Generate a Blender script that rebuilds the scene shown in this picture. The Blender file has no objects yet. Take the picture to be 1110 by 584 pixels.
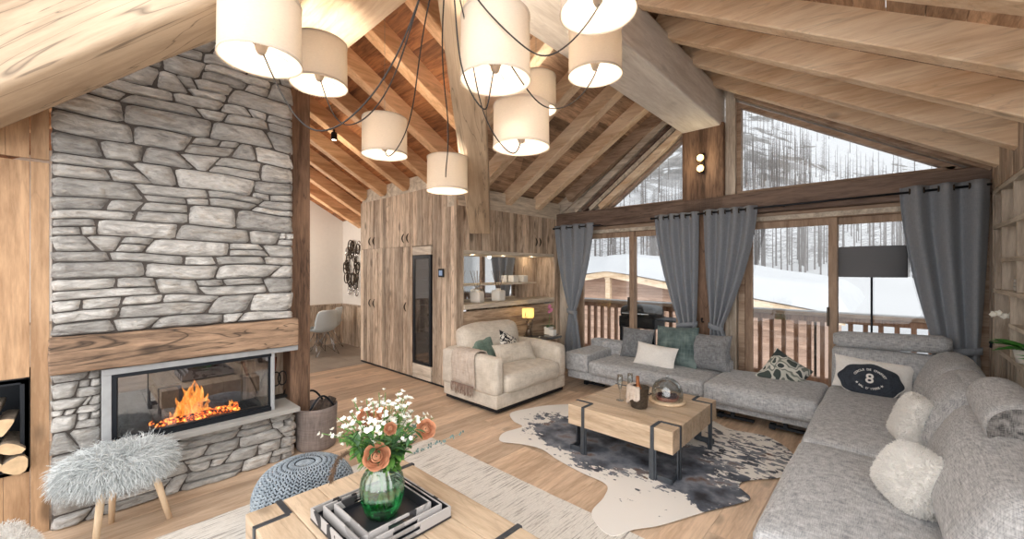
import bpy, math, random
from mathutils import Vector, Matrix, noise, Euler
random.seed(7)
PI = math.pi
col = bpy.context.scene.collection
rnd = random.uniform

# ------------------------------------------------------------------ mesh builder
class MB:
    def __init__(s):
        s.v = []; s.f = []; s.t = []; s.sm = []
    def add(s, vs, fs, tone=0.5, smooth=False):
        b = len(s.v); s.v += [tuple(v) for v in vs]
        for f in fs:
            s.f.append(tuple(i + b for i in f)); s.t.append(tone); s.sm.append(smooth)
        return s
    def box(s, x0, x1, y0, y1, z0, z1, tone=0.5):
        vs = [(x0,y0,z0),(x1,y0,z0),(x1,y1,z0),(x0,y1,z0),(x0,y0,z1),(x1,y0,z1),(x1,y1,z1),(x0,y1,z1)]
        return s.add(vs, [(3,2,1,0),(4,5,6,7),(0,1,5,4),(1,2,6,5),(2,3,7,6),(3,0,4,7)], tone)
    def beam(s, a, b, w, h, tone=0.5, up=(0,0,1), vert=False, jit=0.0, seg=1):
        """bar of section w x h from a to b; h grows UP from the line (the line is the middle of its lower face)"""
        a = Vector(a); b = Vector(b); d = (b-a).normalized(); u = Vector(up)
        r = d.cross(u).normalized(); n = u if vert else r.cross(d).normalized()
        vs = []
        for k in range(seg+1):
            p = a.lerp(b, k/seg)
            for (i, j) in ((-.5,0),(.5,0),(.5,1),(-.5,1)):
                q = p + r*(w*i) + n*(h*j)
                if jit: q = q + Vector((rnd(-jit,jit), rnd(-jit,jit), rnd(-jit,jit)))
                vs.append(q)
        fs = [(0,1,2,3), (4*seg+3,4*seg+2,4*seg+1,4*seg)]
        for k in range(seg):
            for i in range(4):
                j = (i+1) % 4; fs.append((4*k+j, 4*k+i, 4*k+4+i, 4*k+4+j))
        return s.add(vs, fs, tone, seg > 1)
    def prism(s, pts, h0, h1, axis='z', tone=0.5):
        n = len(pts)
        def P(p, h):
            if axis == 'z': return (p[0], p[1], h)
            if axis == 'y': return (p[0], h, p[1])
            return (h, p[0], p[1])
        vs = [P(p, h0) for p in pts] + [P(p, h1) for p in pts]
        fs = [tuple(range(n))[::-1], tuple(range(n, 2*n))] + [(i, (i+1)%n, n+(i+1)%n, n+i) for i in range(n)]
        return s.add(vs, fs, tone)
    def tube(s, pts, r, n=8, tone=0.5, caps=True):
        pts = [Vector(p) for p in pts]; m = len(pts)
        rs = r if isinstance(r, (list, tuple)) else [r]*m
        vs = []; prev = None
        for i, p in enumerate(pts):
            d = (pts[min(i+1, m-1)] - pts[max(i-1, 0)])
            d = d.normalized() if d.length > 1e-9 else Vector((0,0,1))
            if prev is None:
                prev = d.cross(Vector((0,0,1)) if abs(d.z) < .9 else Vector((1,0,0))).normalized()
            a = (prev - d*prev.dot(d)).normalized(); prev = a; b = d.cross(a)
            for k in range(n):
                t = 2*PI*k/n; vs.append(p + (a*math.cos(t) + b*math.sin(t))*rs[i])
        fs = []
        for i in range(m-1):
            for k in range(n):
                j = (k+1) % n; fs.append((i*n+k, i*n+j, (i+1)*n+j, (i+1)*n+k))
        if caps: fs += [tuple(range(n))[::-1], tuple(range((m-1)*n, m*n))]
        return s.add(vs, fs, tone, True)
    def lathe(s, prof, c=(0,0,0), n=28, tone=0.5, smooth=True, flute=0, amp=0, R=None):
        vs = []; m = len(prof)
        for (r, z) in prof:
            for k in range(n):
                t = 2*PI*k/n; q = r*(1 + (amp*math.cos(flute*t) if flute else 0))
                p = Vector((q*math.cos(t), q*math.sin(t), z))
                if R: p = R @ p
                vs.append(p + Vector(c))
        fs = []
        for i in range(m-1):
            for k in range(n):
                j = (k+1) % n; fs.append((i*n+k, i*n+j, (i+1)*n+j, (i+1)*n+k))
        if prof[0][0] > 1e-5: fs.append(tuple(range(n))[::-1])
        if prof[-1][0] > 1e-5: fs.append(tuple(range((m-1)*n, m*n)))
        return s.add(vs, fs, tone, smooth)
    def lathe_open(s, prof, c=(0,0,0), n=28, tone=0.5, flute=0, amp=0):
        k0 = len(s.f); s.lathe(prof, c, n, tone, True, flute, amp)
        for lst in (s.f, s.t, s.sm):
            rm = [i for i in range(k0, len(s.f))] if False else None
        # drop n-gon caps
        keep = [i for i in range(len(s.f)) if i < k0 or len(s.f[i]) == 4]
        s.f = [s.f[i] for i in keep]; s.t = s.t[:k0] + [tone]*(len(keep)-k0); s.sm = s.sm[:k0] + [True]*(len(keep)-k0)
        return s
    def rbox(s, sx, sy, sz, r, c=(0,0,0), puff=(0,0,0), n=10, R=None, tone=0.5, nz=0.0, nsc=6.0, seed=0.0):
        """soft rounded box, full size sx,sy,sz; puff = outward bulge of each pair of faces"""
        hx, hy, hz = sx/2, sy/2, sz/2
        dims = (hx, hy, hz); vs = []; fs = []
        for ax in range(3):
            for sg in (-1, 1):
                b = len(vs); a1, a2 = (ax+1) % 3, (ax+2) % 3
                def lin(h):
                    e = [-1, -1 + r/h*.35, -1 + r/h]; e = [max(-1, min(0, q)) for q in e]
                    mid = [(-1+r/h) + (2-2*r/h)*k/(n) for k in range(1, n)] if r < h else []
                    return e + mid + [-q for q in e[::-1]]
                L1, L2 = lin(dims[a1]), lin(dims[a2])
                for p in L1:
                    for q in L2:
                        v = [0,0,0]; v[ax] = sg*dims[ax]; v[a1] = p*dims[a1]; v[a2] = q*dims[a2]
                        inner = Vector([max(-(dims[i]-r), min(dims[i]-r, v[i])) for i in range(3)])
                        d = Vector(v) - inner
                        d = d.normalized()*r if d.length > 1e-9 else d
                        w = inner + d
                        bu = puff[ax]*(1-p*p)*(1-q*q)
                        w[ax] += sg*bu
                        if nz:
                            nn = noise.noise_vector(Vector((w.x*nsc+seed, w.y*nsc-seed, w.z*nsc)))
                            w += nn*nz
                        vs.append(w)
                m2 = len(L2)
                for i in range(len(L1)-1):
                    for j in range(m2-1):
                        k = b+i*m2+j; q4 = (k, k+m2, k+m2+1, k+1)
                        fs.append(q4 if sg > 0 else q4[::-1])
        if R: vs = [R @ v for v in vs]
        vs = [v + Vector(c) for v in vs]
        return s.add(vs, fs, tone, True)
    def ellip(s, rx, ry, rz, c=(0,0,0), R=None, n=12, m=8, tone=0.5, nz=0.0, nsc=8):
        vs = []
        for i in range(m+1):
            a = PI*i/m
            for k in range(n):
                t = 2*PI*k/n; p = Vector((rx*math.sin(a)*math.cos(t), ry*math.sin(a)*math.sin(t), rz*math.cos(a)))
                if nz: p += noise.noise_vector(p*nsc + Vector(c)*7)*nz
                if R: p = R @ p
                vs.append(p + Vector(c))
        fs = []
        for i in range(m):
            for k in range(n):
                j = (k+1) % n; fs.append((i*n+k, (i+1)*n+k, (i+1)*n+j, i*n+j))
        return s.add(vs, fs, tone, True)
    def xf(s, M):
        s.v = [tuple(M @ Vector(v)) for v in s.v]; return s
    def build(s, name, mat, parent=None, bevel=0, merge=False, segs=2, sub=0):
        me = bpy.data.meshes.new(name); me.from_pydata(s.v, [], s.f)
        a = me.attributes.new('tone', 'FLOAT', 'FACE'); a.data.foreach_set('value', s.t)
        me.polygons.foreach_set('use_smooth', s.sm)
        if merge:
            import bmesh
            bm = bmesh.new(); bm.from_mesh(me); bmesh.ops.remove_doubles(bm, verts=bm.verts, dist=1e-5); bm.to_mesh(me); bm.free()
        me.materials.append(mat); me.update()
        o = bpy.data.objects.new(name, me); col.objects.link(o)
        if parent: o.parent = parent
        if bevel:
            m = o.modifiers.new('b', 'BEVEL'); m.width = bevel; m.segments = segs; m.limit_method = 'ANGLE'; m.angle_limit = math.radians(40)
        if sub:
            m = o.modifiers.new('s', 'SUBSURF'); m.levels = sub; m.render_levels = sub
        return o

def tag(o, label=None, cat=None, group=None, kind=None):
    if label: o['label'] = label
    if cat: o['category'] = cat
    if group: o['group'] = group
    if kind: o['kind'] = kind
    return o
def rot_beam(a, b, w, h, mat, name, bevel=.02, jit=0.0, roll_up=True):
    """timber modelled along its own x axis so its grain follows it"""
    a = Vector(a); b = Vector(b); L = (b-a).length; d = (b-a).normalized(); r = Vector((0,0,1)).cross(d).normalized(); n = d.cross(r)
    mb = MB().beam((0,0,0), (L,0,0), w, h, .5, seg=14 if jit else 1, jit=jit)
    o = mb.build(name, mat, None, bevel=bevel)
    o.matrix_world = Matrix(((d.x,r.x,n.x,a.x),(d.y,r.y,n.y,a.y),(d.z,r.z,n.z,a.z),(0,0,0,1))); return o
def empty(name, loc, rz=0, label=None, cat=None, group=None):
    o = bpy.data.objects.new(name, None); col.objects.link(o); o.empty_display_size = .05
    o.location = loc; o.rotation_euler = (0, 0, rz)
    return tag(o, label, cat, group)
def copy_tree(o, parent=None):
    c = o.copy(); col.objects.link(c); c.parent = parent
    for ch in list(o.children): copy_tree(ch, c)
    return c
def struct(o, label=None, cat=None, group=None):
    return tag(o, label, cat, group, 'structure')

def pillow_mb(w, h, t, n=18, pinch=.07, nz=.006, seed=0, corner=1.0):
    """cushion lying in XZ plane, facing -Y, pointed corners, centre at origin"""
    mb = MB()
    for sg in (-1, 1):
        vs = []
        for i in range(n+1):
            for j in range(n+1):
                u = -1+2*i/n; v = -1+2*j/n
                px = u*w/2*(1 - pinch*(1-v*v)*abs(u)**2); pz = v*h/2*(1 - pinch*(1-u*u)*abs(v)**2)
                th = t/2*((1-abs(u)**2.6)*(1-abs(v)**2.6))**.55
                q = noise.noise(Vector((u*2.3+seed, v*2.3, sg+seed)))*nz*3 + noise.noise(Vector((u*6+seed, v*6, sg)))*nz
                vs.append((px, sg*(th + q*(1-u**4)*(1-v**4)), pz))
        fs = []
        for i in range(n):
            for j in range(n):
                k = i*(n+1)+j; q4 = (k, k+1, k+n+2, k+n+1)
                fs.append(q4 if sg > 0 else q4[::-1])
        mb.add(vs, fs, .5, True)
    return mb

# ------------------------------------------------------------------ materials
def newmat(name):
    m = bpy.data.materials.new(name); m.use_nodes = True
    nt = m.node_tree; b = nt.nodes['Principled BSDF']
    return m, nt, b
def nd(nt, typ, **k):
    n = nt.nodes.new(typ)
    for a, v in k.items():
        if a in n.inputs.keys() if hasattr(n.inputs, 'keys') else False: n.inputs[a].default_value = v
        else: setattr(n, a, v)
    return n
def math_n(nt, op, a, b=None, c=None):
    n = nt.nodes.new('ShaderNodeMath'); n.operation = op
    for i, v in enumerate((a, b, c)):
        if v is None: continue
        if isinstance(v, (int, float)): n.inputs[i].default_value = v
        else: nt.links.new(v, n.inputs[i])
    return n.outputs[0]
def mixc(nt, f, a, b, mode='MIX'):
    n = nt.nodes.new('ShaderNodeMix'); n.data_type = 'RGBA'; n.blend_type = mode
    for s, v in ((n.inputs[0], f), (n.inputs[6], a), (n.inputs[7], b)):
        if isinstance(v, (int, float)): s.default_value = v
        elif isinstance(v, tuple): s.default_value = (*v[:3], 1)
        else: nt.links.new(v, s)
    return n.outputs[2]
def ramp(nt, fac, stops, interp='LINEAR'):
    n = nt.nodes.new('ShaderNodeValToRGB'); cr = n.color_ramp; cr.interpolation = interp
    while len(cr.elements) < len(stops): cr.elements.new(.5)
    for e, (p, c) in zip(cr.elements, stops):
        e.position = p; e.color = (*c[:3], 1) if isinstance(c, tuple) else (c, c, c, 1)
    nt.links.new(fac, n.inputs[0]); return n.outputs[0]
def coords(nt, scale=(1,1,1), rot=(0,0,0), tone_shift=0.0, out='Object'):
    tc = nt.nodes.new('ShaderNodeTexCoord'); mp = nt.nodes.new('ShaderNodeMapping')
    mp.inputs['Scale'].default_value = scale; mp.inputs['Rotation'].default_value = rot
    nt.links.new(tc.outputs[out], mp.inputs[0]); o = mp.outputs[0]
    if tone_shift:
        at = nt.nodes.new('ShaderNodeAttribute'); at.attribute_name = 'tone'
        ml = nt.nodes.new('ShaderNodeVectorMath'); ml.operation = 'SCALE'; ml.inputs[0].default_value = (17.3, 9.1, 23.7)
        nt.links.new(at.outputs['Fac'], ml.inputs['Scale'])
        ad = nt.nodes.new('ShaderNodeVectorMath'); ad.operation = 'ADD'
        nt.links.new(o, ad.inputs[0]); nt.links.new(ml.outputs[0], ad.inputs[1]); o = ad.outputs[0]
    return o
def noise_n(nt, vec, scale, detail=4, rough=.55, dist=0.0):
    n = nt.nodes.new('ShaderNodeTexNoise'); n.inputs['Scale'].default_value = scale; n.inputs['Detail'].default_value = detail
    n.inputs['Roughness'].default_value = rough; n.inputs['Distortion'].default_value = dist
    nt.links.new(vec, n.inputs['Vector']); return n.outputs['Fac']
def bump(nt, b, h, strength=.3, dist=.01):
    n = nt.nodes.new('ShaderNodeBump'); n.inputs['Strength'].default_value = strength; n.inputs['Distance'].default_value = dist
    nt.links.new(h, n.inputs['Height']); nt.links.new(n.outputs[0], b.inputs['Normal'])
def srgb(r, g, b):
    f = lambda c: ((c/255+.055)/1.055)**2.4 if c/255 > .04045 else c/255/12.92
    return (f(r), f(g), f(b))

def wood(name, dark, light, axis='z', crack=None, rough=.65, tonevar=.35, streak=1.0, knots=.6, bumps=.35, fine=1.0, crackamt=.0):
    """grain runs along axis; face attribute tone varies each board"""
    m, nt, b = newmat(name)
    st = {'x': (.12,1,1), 'y': (1,.12,1), 'z': (1,1,.12)}[axis]
    v = coords(nt, tuple(q for q in st), tone_shift=1)
    g1 = noise_n(nt, v, 9*fine, 5, .6, .8)
    g2 = noise_n(nt, v, 55*fine, 6, .65, .3)
    g = math_n(nt, 'ADD', math_n(nt, 'MULTIPLY', g1, .6*streak), math_n(nt, 'MULTIPLY', g2, .4*streak))
    g = math_n(nt, 'ADD', g, .5-.5*streak)
    c = ramp(nt, g, [(.39, dark), (.60, light)])
    at = nt.nodes.new('ShaderNodeAttribute'); at.attribute_name = 'tone'
    tv = math_n(nt, 'ADD', math_n(nt, 'MULTIPLY', at.outputs['Fac'], tonevar*2), 1-tonevar)
    hs = nt.nodes.new('ShaderNodeHueSaturation'); nt.links.new(c, hs.inputs['Color']); nt.links.new(tv, hs.inputs['Value'])
    c = hs.outputs['Color']
    if knots:
        kv = coords(nt, tuple({'x': (.5,1,1), 'y': (1,.5,1), 'z': (1,1,.5)}[axis]), tone_shift=1)
        vo = nt.nodes.new('ShaderNodeTexVoronoi'); vo.inputs['Scale'].default_value = 3.4; vo.feature = 'F1'
        nt.links.new(kv, vo.inputs['Vector'])
        k = ramp(nt, vo.outputs['Distance'], [(.07, 1.0), (.15, 0.0)])
        c = mixc(nt, math_n(nt, 'MULTIPLY', k, knots), c, tuple(q*.35 for q in dark))
    if crackamt:
        cv = coords(nt, tuple({'x': (.1,1,1.0), 'y': (1,.1,1), 'z': (1,1,.1)}[axis]), tone_shift=1)
        cn = noise_n(nt, cv, 5, 3, .6, 1.5)
        ck = ramp(nt, cn, [(.485, 0.0), (.5, 1.0), (.515, 0.0)])
        c = mixc(nt, math_n(nt, 'MULTIPLY', ck, crackamt), c, tuple(q*.25 for q in dark))
    nt.links.new(c, b.inputs['Base Color']); b.inputs['Roughness'].default_value = rough
    bump(nt, b, g, bumps, .006)
    return m
def plain(name, c, rough=.6, metal=0, nscale=0, namt=.15, bmp=0, spec=None, **k):
    m, nt, b = newmat(name)
    if nscale:
        v = coords(nt); n = noise_n(nt, v, nscale, 5)
        cc = ramp(nt, n, [(.3, tuple(q*(1-namt) for q in c)), (.7, tuple(min(1, q*(1+namt)) for q in c))])
        nt.links.new(cc, b.inputs['Base Color'])
        if bmp: bump(nt, b, n, bmp, .004)
    else: b.inputs['Base Color'].default_value = (*c, 1)
    b.inputs['Roughness'].default_value = rough; b.inputs['Metallic'].default_value = metal
    if spec is not None: b.inputs['Specular IOR Level'].default_value = spec
    for a, q in k.items(): b.inputs[a.replace('_', ' ')].default_value = q
    return m
def fabric(name, dark, light, scale=260, rough=.95, weave=.6, blotch=.25):
    m, nt, b = newmat(name)
    v1 = coords(nt, (1,.09,.09)); v2 = coords(nt, (.09,1,.09)); v3 = coords(nt, (.09,.09,1))
    ns = [noise_n(nt, v, scale, 2, .5) for v in (v1, v2, v3)]
    s = math_n(nt, 'ADD', math_n(nt, 'ADD', ns[0], ns[1]), ns[2])
    s = math_n(nt, 'MULTIPLY', s, 1/3)
    big = noise_n(nt, coords(nt), 7, 4)
    s = math_n(nt, 'ADD', math_n(nt, 'MULTIPLY', s, 1.0), math_n(nt, 'MULTIPLY', math_n(nt, 'SUBTRACT', big, .5), blotch))
    w = .16/max(weave, .05)*.5
    c = ramp(nt, s, [(.5-w, dark), (.5+w, light)])
    nt.links.new(c, b.inputs['Base Color']); b.inputs['Roughness'].default_value = rough
    b.inputs['Specular IOR Level'].default_value = .15
    try: b.inputs['Sheen Weight'].default_value = .15
    except Exception: pass
    bump(nt, b, s, .5, .004)
    return m
def glass_mat(name, tint=(1,1,1), rough=0.0, refl=.08):
    """thin clear pane: mostly transparent with a weak mirror"""
    m = bpy.data.materials.new(name); m.use_nodes = True; nt = m.node_tree
    nt.nodes.remove(nt.nodes['Principled BSDF']); out = nt.nodes['Material Output']
    t = nt.nodes.new('ShaderNodeBsdfTransparent'); t.inputs[0].default_value = (*tint, 1)
    g = nt.nodes.new('ShaderNodeBsdfGlossy'); g.inputs['Roughness'].default_value = rough
    fr = nt.nodes.new('ShaderNodeLayerWeight'); fr.inputs['Blend'].default_value = .25
    f = math_n(nt, 'ADD', math_n(nt, 'MULTIPLY', fr.outputs['Fresnel'], .5), refl*.3)
    mx = nt.nodes.new('ShaderNodeMixShader'); nt.links.new(f, mx.inputs[0]); nt.links.new(t.outputs[0], mx.inputs[1]); nt.links.new(g.outputs[0], mx.inputs[2])
    nt.links.new(mx.outputs[0], out.inputs[0]); return m
def emit(name, c, s):
    m, nt, b = newmat(name); b.inputs['Base Color'].default_value = (*c, 1)
    b.inputs['Emission Color'].default_value = (*c, 1); b.inputs['Emission Strength'].default_value = s; return m

W = {}
W['cab']   = wood('old_grey_spruce', srgb(140,118,98), srgb(210,190,168), 'z', tonevar=.30, knots=.7, crackamt=.5, fine=.9)
W['cabh']  = wood('old_grey_spruce_level', srgb(128,102,80), srgb(196,172,146), 'y', tonevar=.2, knots=.55, crackamt=.35, fine=.9)
W['cabx']  = wood('old_grey_spruce_cross', srgb(128,102,80), srgb(196,172,146), 'x', tonevar=.2, knots=.55, crackamt=.35)
W['pale']  = wood('pale_whitewashed_spruce', srgb(168,155,138), srgb(222,210,192), 'y', tonevar=.1, knots=.3)
W['palez'] = wood('pale_whitewashed_upright_spruce', srgb(160,145,128), srgb(216,204,188), 'z', tonevar=.16, knots=.3)
W['palex'] = wood('pale_whitewashed_cross_spruce', srgb(160,145,128), srgb(216,204,188), 'x', tonevar=.16, knots=.3)
W['ridge'] = wood('greyed_ridge_timber', srgb(212,204,194), srgb(242,237,229), 'y', tonevar=.1, knots=.25, crackamt=.12, fine=.6)
W['warm']  = wood('warm_spruce_timber', srgb(206,174,140), srgb(240,218,190), 'x', tonevar=.12, knots=.45, crackamt=.2, fine=.6)
W['warmy'] = wood('warm_spruce_timber_lengthways', srgb(190,144,102), srgb(232,190,148), 'y', tonevar=.14, knots=.4, crackamt=.2, fine=.6)
W['beam']  = wood('pale_hewn_spruce', srgb(158,136,112), srgb(196,174,148), 'x', tonevar=.08, knots=.8, crackamt=.7, fine=.4)
W['board'] = wood('aged_brown_roof_boards', srgb(128,100,78), srgb(196,164,136), 'y', tonevar=.4, knots=.5, crackamt=.3)
W['boardx'] = wood('aged_brown_roof_boards_cross', srgb(104,62,36), srgb(176,118,74), 'x', tonevar=.35, knots=.5, crackamt=.3)
W['dark']  = wood('dark_weathered_larch', srgb(84,66,56), srgb(134,112,98), 'x', tonevar=.15, knots=.4, crackamt=.5)
W['darkz'] = wood('dark_weathered_upright_larch', srgb(84,60,44), srgb(142,112,90), 'z', tonevar=.15, knots=.5, crackamt=.6)
W['mantel'] = wood('old_oak_mantel', srgb(98,78,62), srgb(172,142,116), 'y', tonevar=.1, knots=.8, crackamt=.9, rough=.75, bumps=.8)
W['panel'] = wood('honey_spruce_panel', srgb(156,122,90), srgb(198,162,126), 'z', tonevar=.12, knots=.7, crackamt=.15)
W['frame'] = wood('window_larch', srgb(134,108,88), srgb(180,154,130), 'z', tonevar=.12, knots=.2)
W['framex'] = wood('window_larch_level', srgb(134,108,88), srgb(184,160,138), 'x', tonevar=.12, knots=.2)
W['rail']  = wood('balcony_larch', srgb(128,92,70), srgb(176,138,112), 'z', tonevar=.12, knots=.2)
W['table'] = wood('oak_table_timber', srgb(170,146,120), srgb(208,186,160), 'x', tonevar=.1, knots=.5, crackamt=.15, rough=.5)
W['leg']   = wood('pale_beech', srgb(214,186,152), srgb(236,214,184), 'z', tonevar=.05, knots=0)
M = {}
M['white_wall'] = plain('white_plaster', srgb(228,222,214), .9, nscale=14, namt=.02)
M['black'] = plain('black_steel', srgb(34,38,44), .45, .6)
M['steel'] = plain('grey_steel', srgb(92,98,106), .42, .8, nscale=30, namt=.12)
M['darkmetal'] = plain('dark_bronze_metal', srgb(70,62,54), .4, .85)
M['chrome'] = plain('polished_steel', srgb(200,200,200), .15, 1)
M['glass'] = glass_mat('window_glass', (.88,.9,.91))
M['clear'] = glass_mat('clear_table_glass', (.93,.95,.95), 0, .25)
M['snow'] = plain('snow', (.50,.51,.53), .9, nscale=1.2, namt=.04, bmp=.2)
# ------------------------------------------------------------------ room numbers (metres)
XR, XL, YW = .65, -3.99, 5.41          # right wall, niche wall, window wall
RX, RY = -1.735, 1.24                  # lines of the two ridges
SM, SW = .61, .56                      # roof slopes: main, wing
ZU = 3.83                              # height of the rafters' lower faces at the ridge
YC, XC0 = 3.27, -6.55                  # cupboard front, its left end
YD, XD = 3.85, -8.5                    # dining recess
def zm(x): return ZU - SM*abs(x-RX)
def zw(y): return ZU - SW*abs(y-RY)
RD = .19                               # rafter depth

# floors
def floor_planks():
    mb = MB(); y0, y1 = -3.0, YW+.02
    x = -6.34; i = 0
    while x < XR+.35:
        w = rnd(.17,.21); y = y0 - rnd(0, 1.6)
        while y < y1:
            L = rnd(1.3, 2.3); a, b = max(y, y0), min(y+L, y1)
            if b > a: mb.box(x, min(x+w, 1.0)-.0015, a, b-.0015, -.03, rnd(-.0004,.0004), random.random())
            y += L
        x += w; i += 1
    return mb
W['floor'] = wood('oak_floor_boards', srgb(178,150,124), srgb(218,192,166), 'y', tonevar=.18, knots=.45, crackamt=.1, rough=.38, bumps=.12)
struct(floor_planks().build('floor', W['floor']), 'oiled oak plank floor of the sitting room', 'floor')
def tile_mat():
    m, nt, b = newmat('grey_stone_tiles'); v = coords(nt)
    br = nt.nodes.new('ShaderNodeTexBrick'); br.inputs['Scale'].default_value = 1; br.inputs['Brick Width'].default_value = .9; br.inputs['Row Height'].default_value = .45
    br.inputs['Mortar Size'].default_value = .005
    br.inputs['Color1'].default_value = (*srgb(150,140,130), 1); br.inputs['Color2'].default_value = (*srgb(164,154,142), 1); br.inputs['Mortar'].default_value = (*srgb(118,110,102), 1)
    nt.links.new(v, br.inputs['Vector']); n = noise_n(nt, v, 4, 6)
    c = mixc(nt, .5, br.outputs['Color'], ramp(nt, n, [(.3, srgb(130,120,110)), (.7, srgb(176,166,154))]))
    nt.links.new(c, b.inputs['Base Color']); b.inputs['Roughness'].default_value = .45; return m
struct(MB().box(XD-.1, -6.345, -3, YD+.05, -.03, .0005).build('floor', tile_mat()), 'grey stone tile floor of the dining recess', 'floor')
struct(MB().box(XD-.4, 1.4, -3, YW+.25, -.2, -.031).build('floor', plain('screed', (.3,.3,.3))), 'concrete slab under the boards', 'floor')

# vertical board cladding helper
def boards(mb, u0, u1, zf0, zf1, plane, axis, out, th=.018, wmin=.09, wmax=.17, cut=None):
    """upright boards between u0 and u1. axis 'x': plane is y=const ; axis 'y': plane is x=const. out=+-1 facing side"""
    u = u0
    while u < u1 - .01:
        w = min(rnd(wmin, wmax), u1-u); t = random.random(); d = th*rnd(.75, 1)
        a, b = u+.001, u+w-.001
        f0 = zf0 if callable(zf0) else (lambda q, k=zf0: k)
        f1 = zf1 if callable(zf1) else (lambda q, k=zf1: k)
        p0, p1 = sorted((plane, plane+out*d))
        pts = [(a, f0(a)), (b, f0(b)), (b, f1(b)), (a, f1(a))]
        if f1(a) > f0(a)+.01 or f1(b) > f0(b)+.01:
            mb.prism(pts, p0, p1, 'y' if axis == 'x' else 'x', t)
        u += w
    return mb

# right wall (x = XR) : cladding above and round the shelves, shelf recess goes to XR+.32
mb = MB()
boards(mb, 3.2, 5.42, 2.22, lambda y: 2.62, XR, 'y', -1)
boards(mb, 5.30, 5.42, 0, 2.22, XR, 'y', -1, wmax=.12)
mb.box(XR, XR+.36, 3.2, YW+.1, 2.22, 2.75, .4); mb.box(XR+.35, XR+.40, 3.2, YW+.1, 0, 2.3, .4)
mb.box(XR, XR+.36, 5.30, YW+.1, 0, 2.25, .4)
struct(mb.build('wall_right', W['cab']), 'board-clad right wall above the built-in shelves', 'wall')
# niche wall on the left (x = XL), y YC..YW : opening y 3.38..5.24
NZ0, NZ1, NZB = 1.10, 1.76, .84
mb = MB()
boards(mb, YC-.02, 3.36, 0, lambda y: 2.62, XL, 'y', 1, wmin=.09, wmax=.1)
boards(mb, 5.25, YW, 0, lambda y: 2.5, XL, 'y', 1, wmin=.08, wmax=.1)
mb.box(XL-.04, XL, YC-.02, 3.36, 0, 2.62, .5); mb.box(XL-.04, XL, 5.25, YW+.1, 0, 2.55, .5)
mb.box(XL-.04, XL, 3.36, 5.25, 2.35, 2.62, .5)
struct(mb.build('wall_left', W['cab']), 'board-clad left wall around the bar niche', 'wall')
mb = MB(); mb.box(XL-.42, XL-.38, YC+.5, YW+.1, 0, 2.35, .35); mb.box(XL-.37, XL-.05, 5.27, 5.31, NZ0, NZ1, .6); mb.box(XL-.37, XL-.05, 3.82, 3.84, 0, .9, .6)
struct(mb.build('wall_niche_side', W['cab']), 'side boards inside the bar niche', 'wall')
mb = MB(); z = 0
while z < NZ0-.1:
    h = rnd(.12,.17); mb.box(XL-.03, XL-.008+rnd(0,.006), 3.36, 5.25, z+.001, min(z+h, NZ0-.06), random.random()); z += h
struct(mb.build('wall_left', W['cabh']), 'level boards below the bar counter behind the armchair', 'wall')
# dining recess walls
mb = MB().box(XD-.1, XD, -3, YD+.1, 0, 3.2); struct(mb.build('wall_dining_side', M['white_wall']), 'white plaster side wall of the dining recess', 'wall')
mb = MB().box(XD-.1, XC0+.3, YD, YD+.1, 0, 3.2); struct(mb.build('wall_dining_back', M['white_wall']), 'white plaster end wall of the dining recess', 'wall')
mb = MB(); boards(mb, XD, XC0+.2, 0, .80, YD, 'x', -1, wmin=.1, wmax=.2); mb.box(XD, XC0+.2, YD-.035, YD, .80, .835, .2)
boards(mb, -2, YD, 0, .80, XD, 'y', 1, wmin=.1, wmax=.2); mb.box(XD, XD+.035, -2, YD, .80, .835, .2)
struct(mb.build('wall_wainscot', W['cab']), 'low grey board wainscot of the dining recess', 'wall')

# rear shell of the room out of shot: side wall of wing and wall behind the fireplace
mb = MB(); boards(mb, -.62, -.1, 0, 2.95, -3.66, 'y', 1, wmin=.20, wmax=.26)
# ---- window wall
GZ = 2.17
mb = MB().beam((XL, YW+.02, 2.20), (XR+.02, YW+.02, 2.20), .22, .245, .4)
struct(mb.build('trim_lintel', W['dark'], bevel=.012), 'dark weathered lintel beam over the tall windows', 'beam')
mb = MB().box(-1.965, -1.47, YW-.09, YW+.15, 0, 3.34, .45)
struct(mb.build('trim_post', W['darkz'], bevel=.015), 'dark brown upright post under the ridge beam', 'post')
def pane(nm, par, pts, y): return MB().prism(pts, y, y+.006, 'y').build(nm, M['glass'], par)
def frame_bars(par, x0, x1, z0, z1, w=.07, y=YW+.06, d=.09, mat=None):
    mb = MB(); mb.box(x0, x0+w, y, y+d, z0, z1, .6); mb.box(x1-w, x1, y, y+d, z0, z1, .45)
    mb.box(x0+w, x1-w, y, y+d, z1-w, z1, .6); mb.box(x0+w, x1-w, y, y+d, z0, z0+w+.03, .5)
    return mb.build('sash', mat or W['frame'], par, bevel=.004)
def window(nm, x0, x1, xm, label):
    w = empty(nm, (0,0,0)); struct(w, label, 'window')
    mb = MB(); mb.box(x0, x1, YW+.02, YW+.16, 2.10, 2.20, .7); mb.box(x0, x0+.07, YW+.02, YW+.16, 0, 2.10, .6); mb.box(x1-.07, x1, YW+.02, YW+.16, 0, 2.10, .6)
    mb.box(x0, x1, YW-.02, YW+.18, 0, .06, .5)
    mb.build('window_frame', W['framex'], w, bevel=.004)
    for a, b, k in ((x0+.07, xm+.035, 0), (xm-.035, x1-.07, 1)):
        y = YW+.05+.045*k
        s = frame_bars(w, a, b, .06, 2.10, .075, y, .045)
        pane('pane', s, [(a+.075,.16),(b-.075,.16),(b-.075,2.03),(a+.075,2.03)], y+.02)
    MB().box(xm-.05, xm-.03, YW+.015, YW+.05, .95, 1.15).build('handle', M['darkmetal'], w, bevel=.004)
    return w
window('window_1', -3.70, -1.965, -2.73, 'left sliding window between the curtains with the chalet outside')
window('window_2', -1.34, .63, -.445, 'right sliding window behind the floor lamp and corner sofa')
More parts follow.
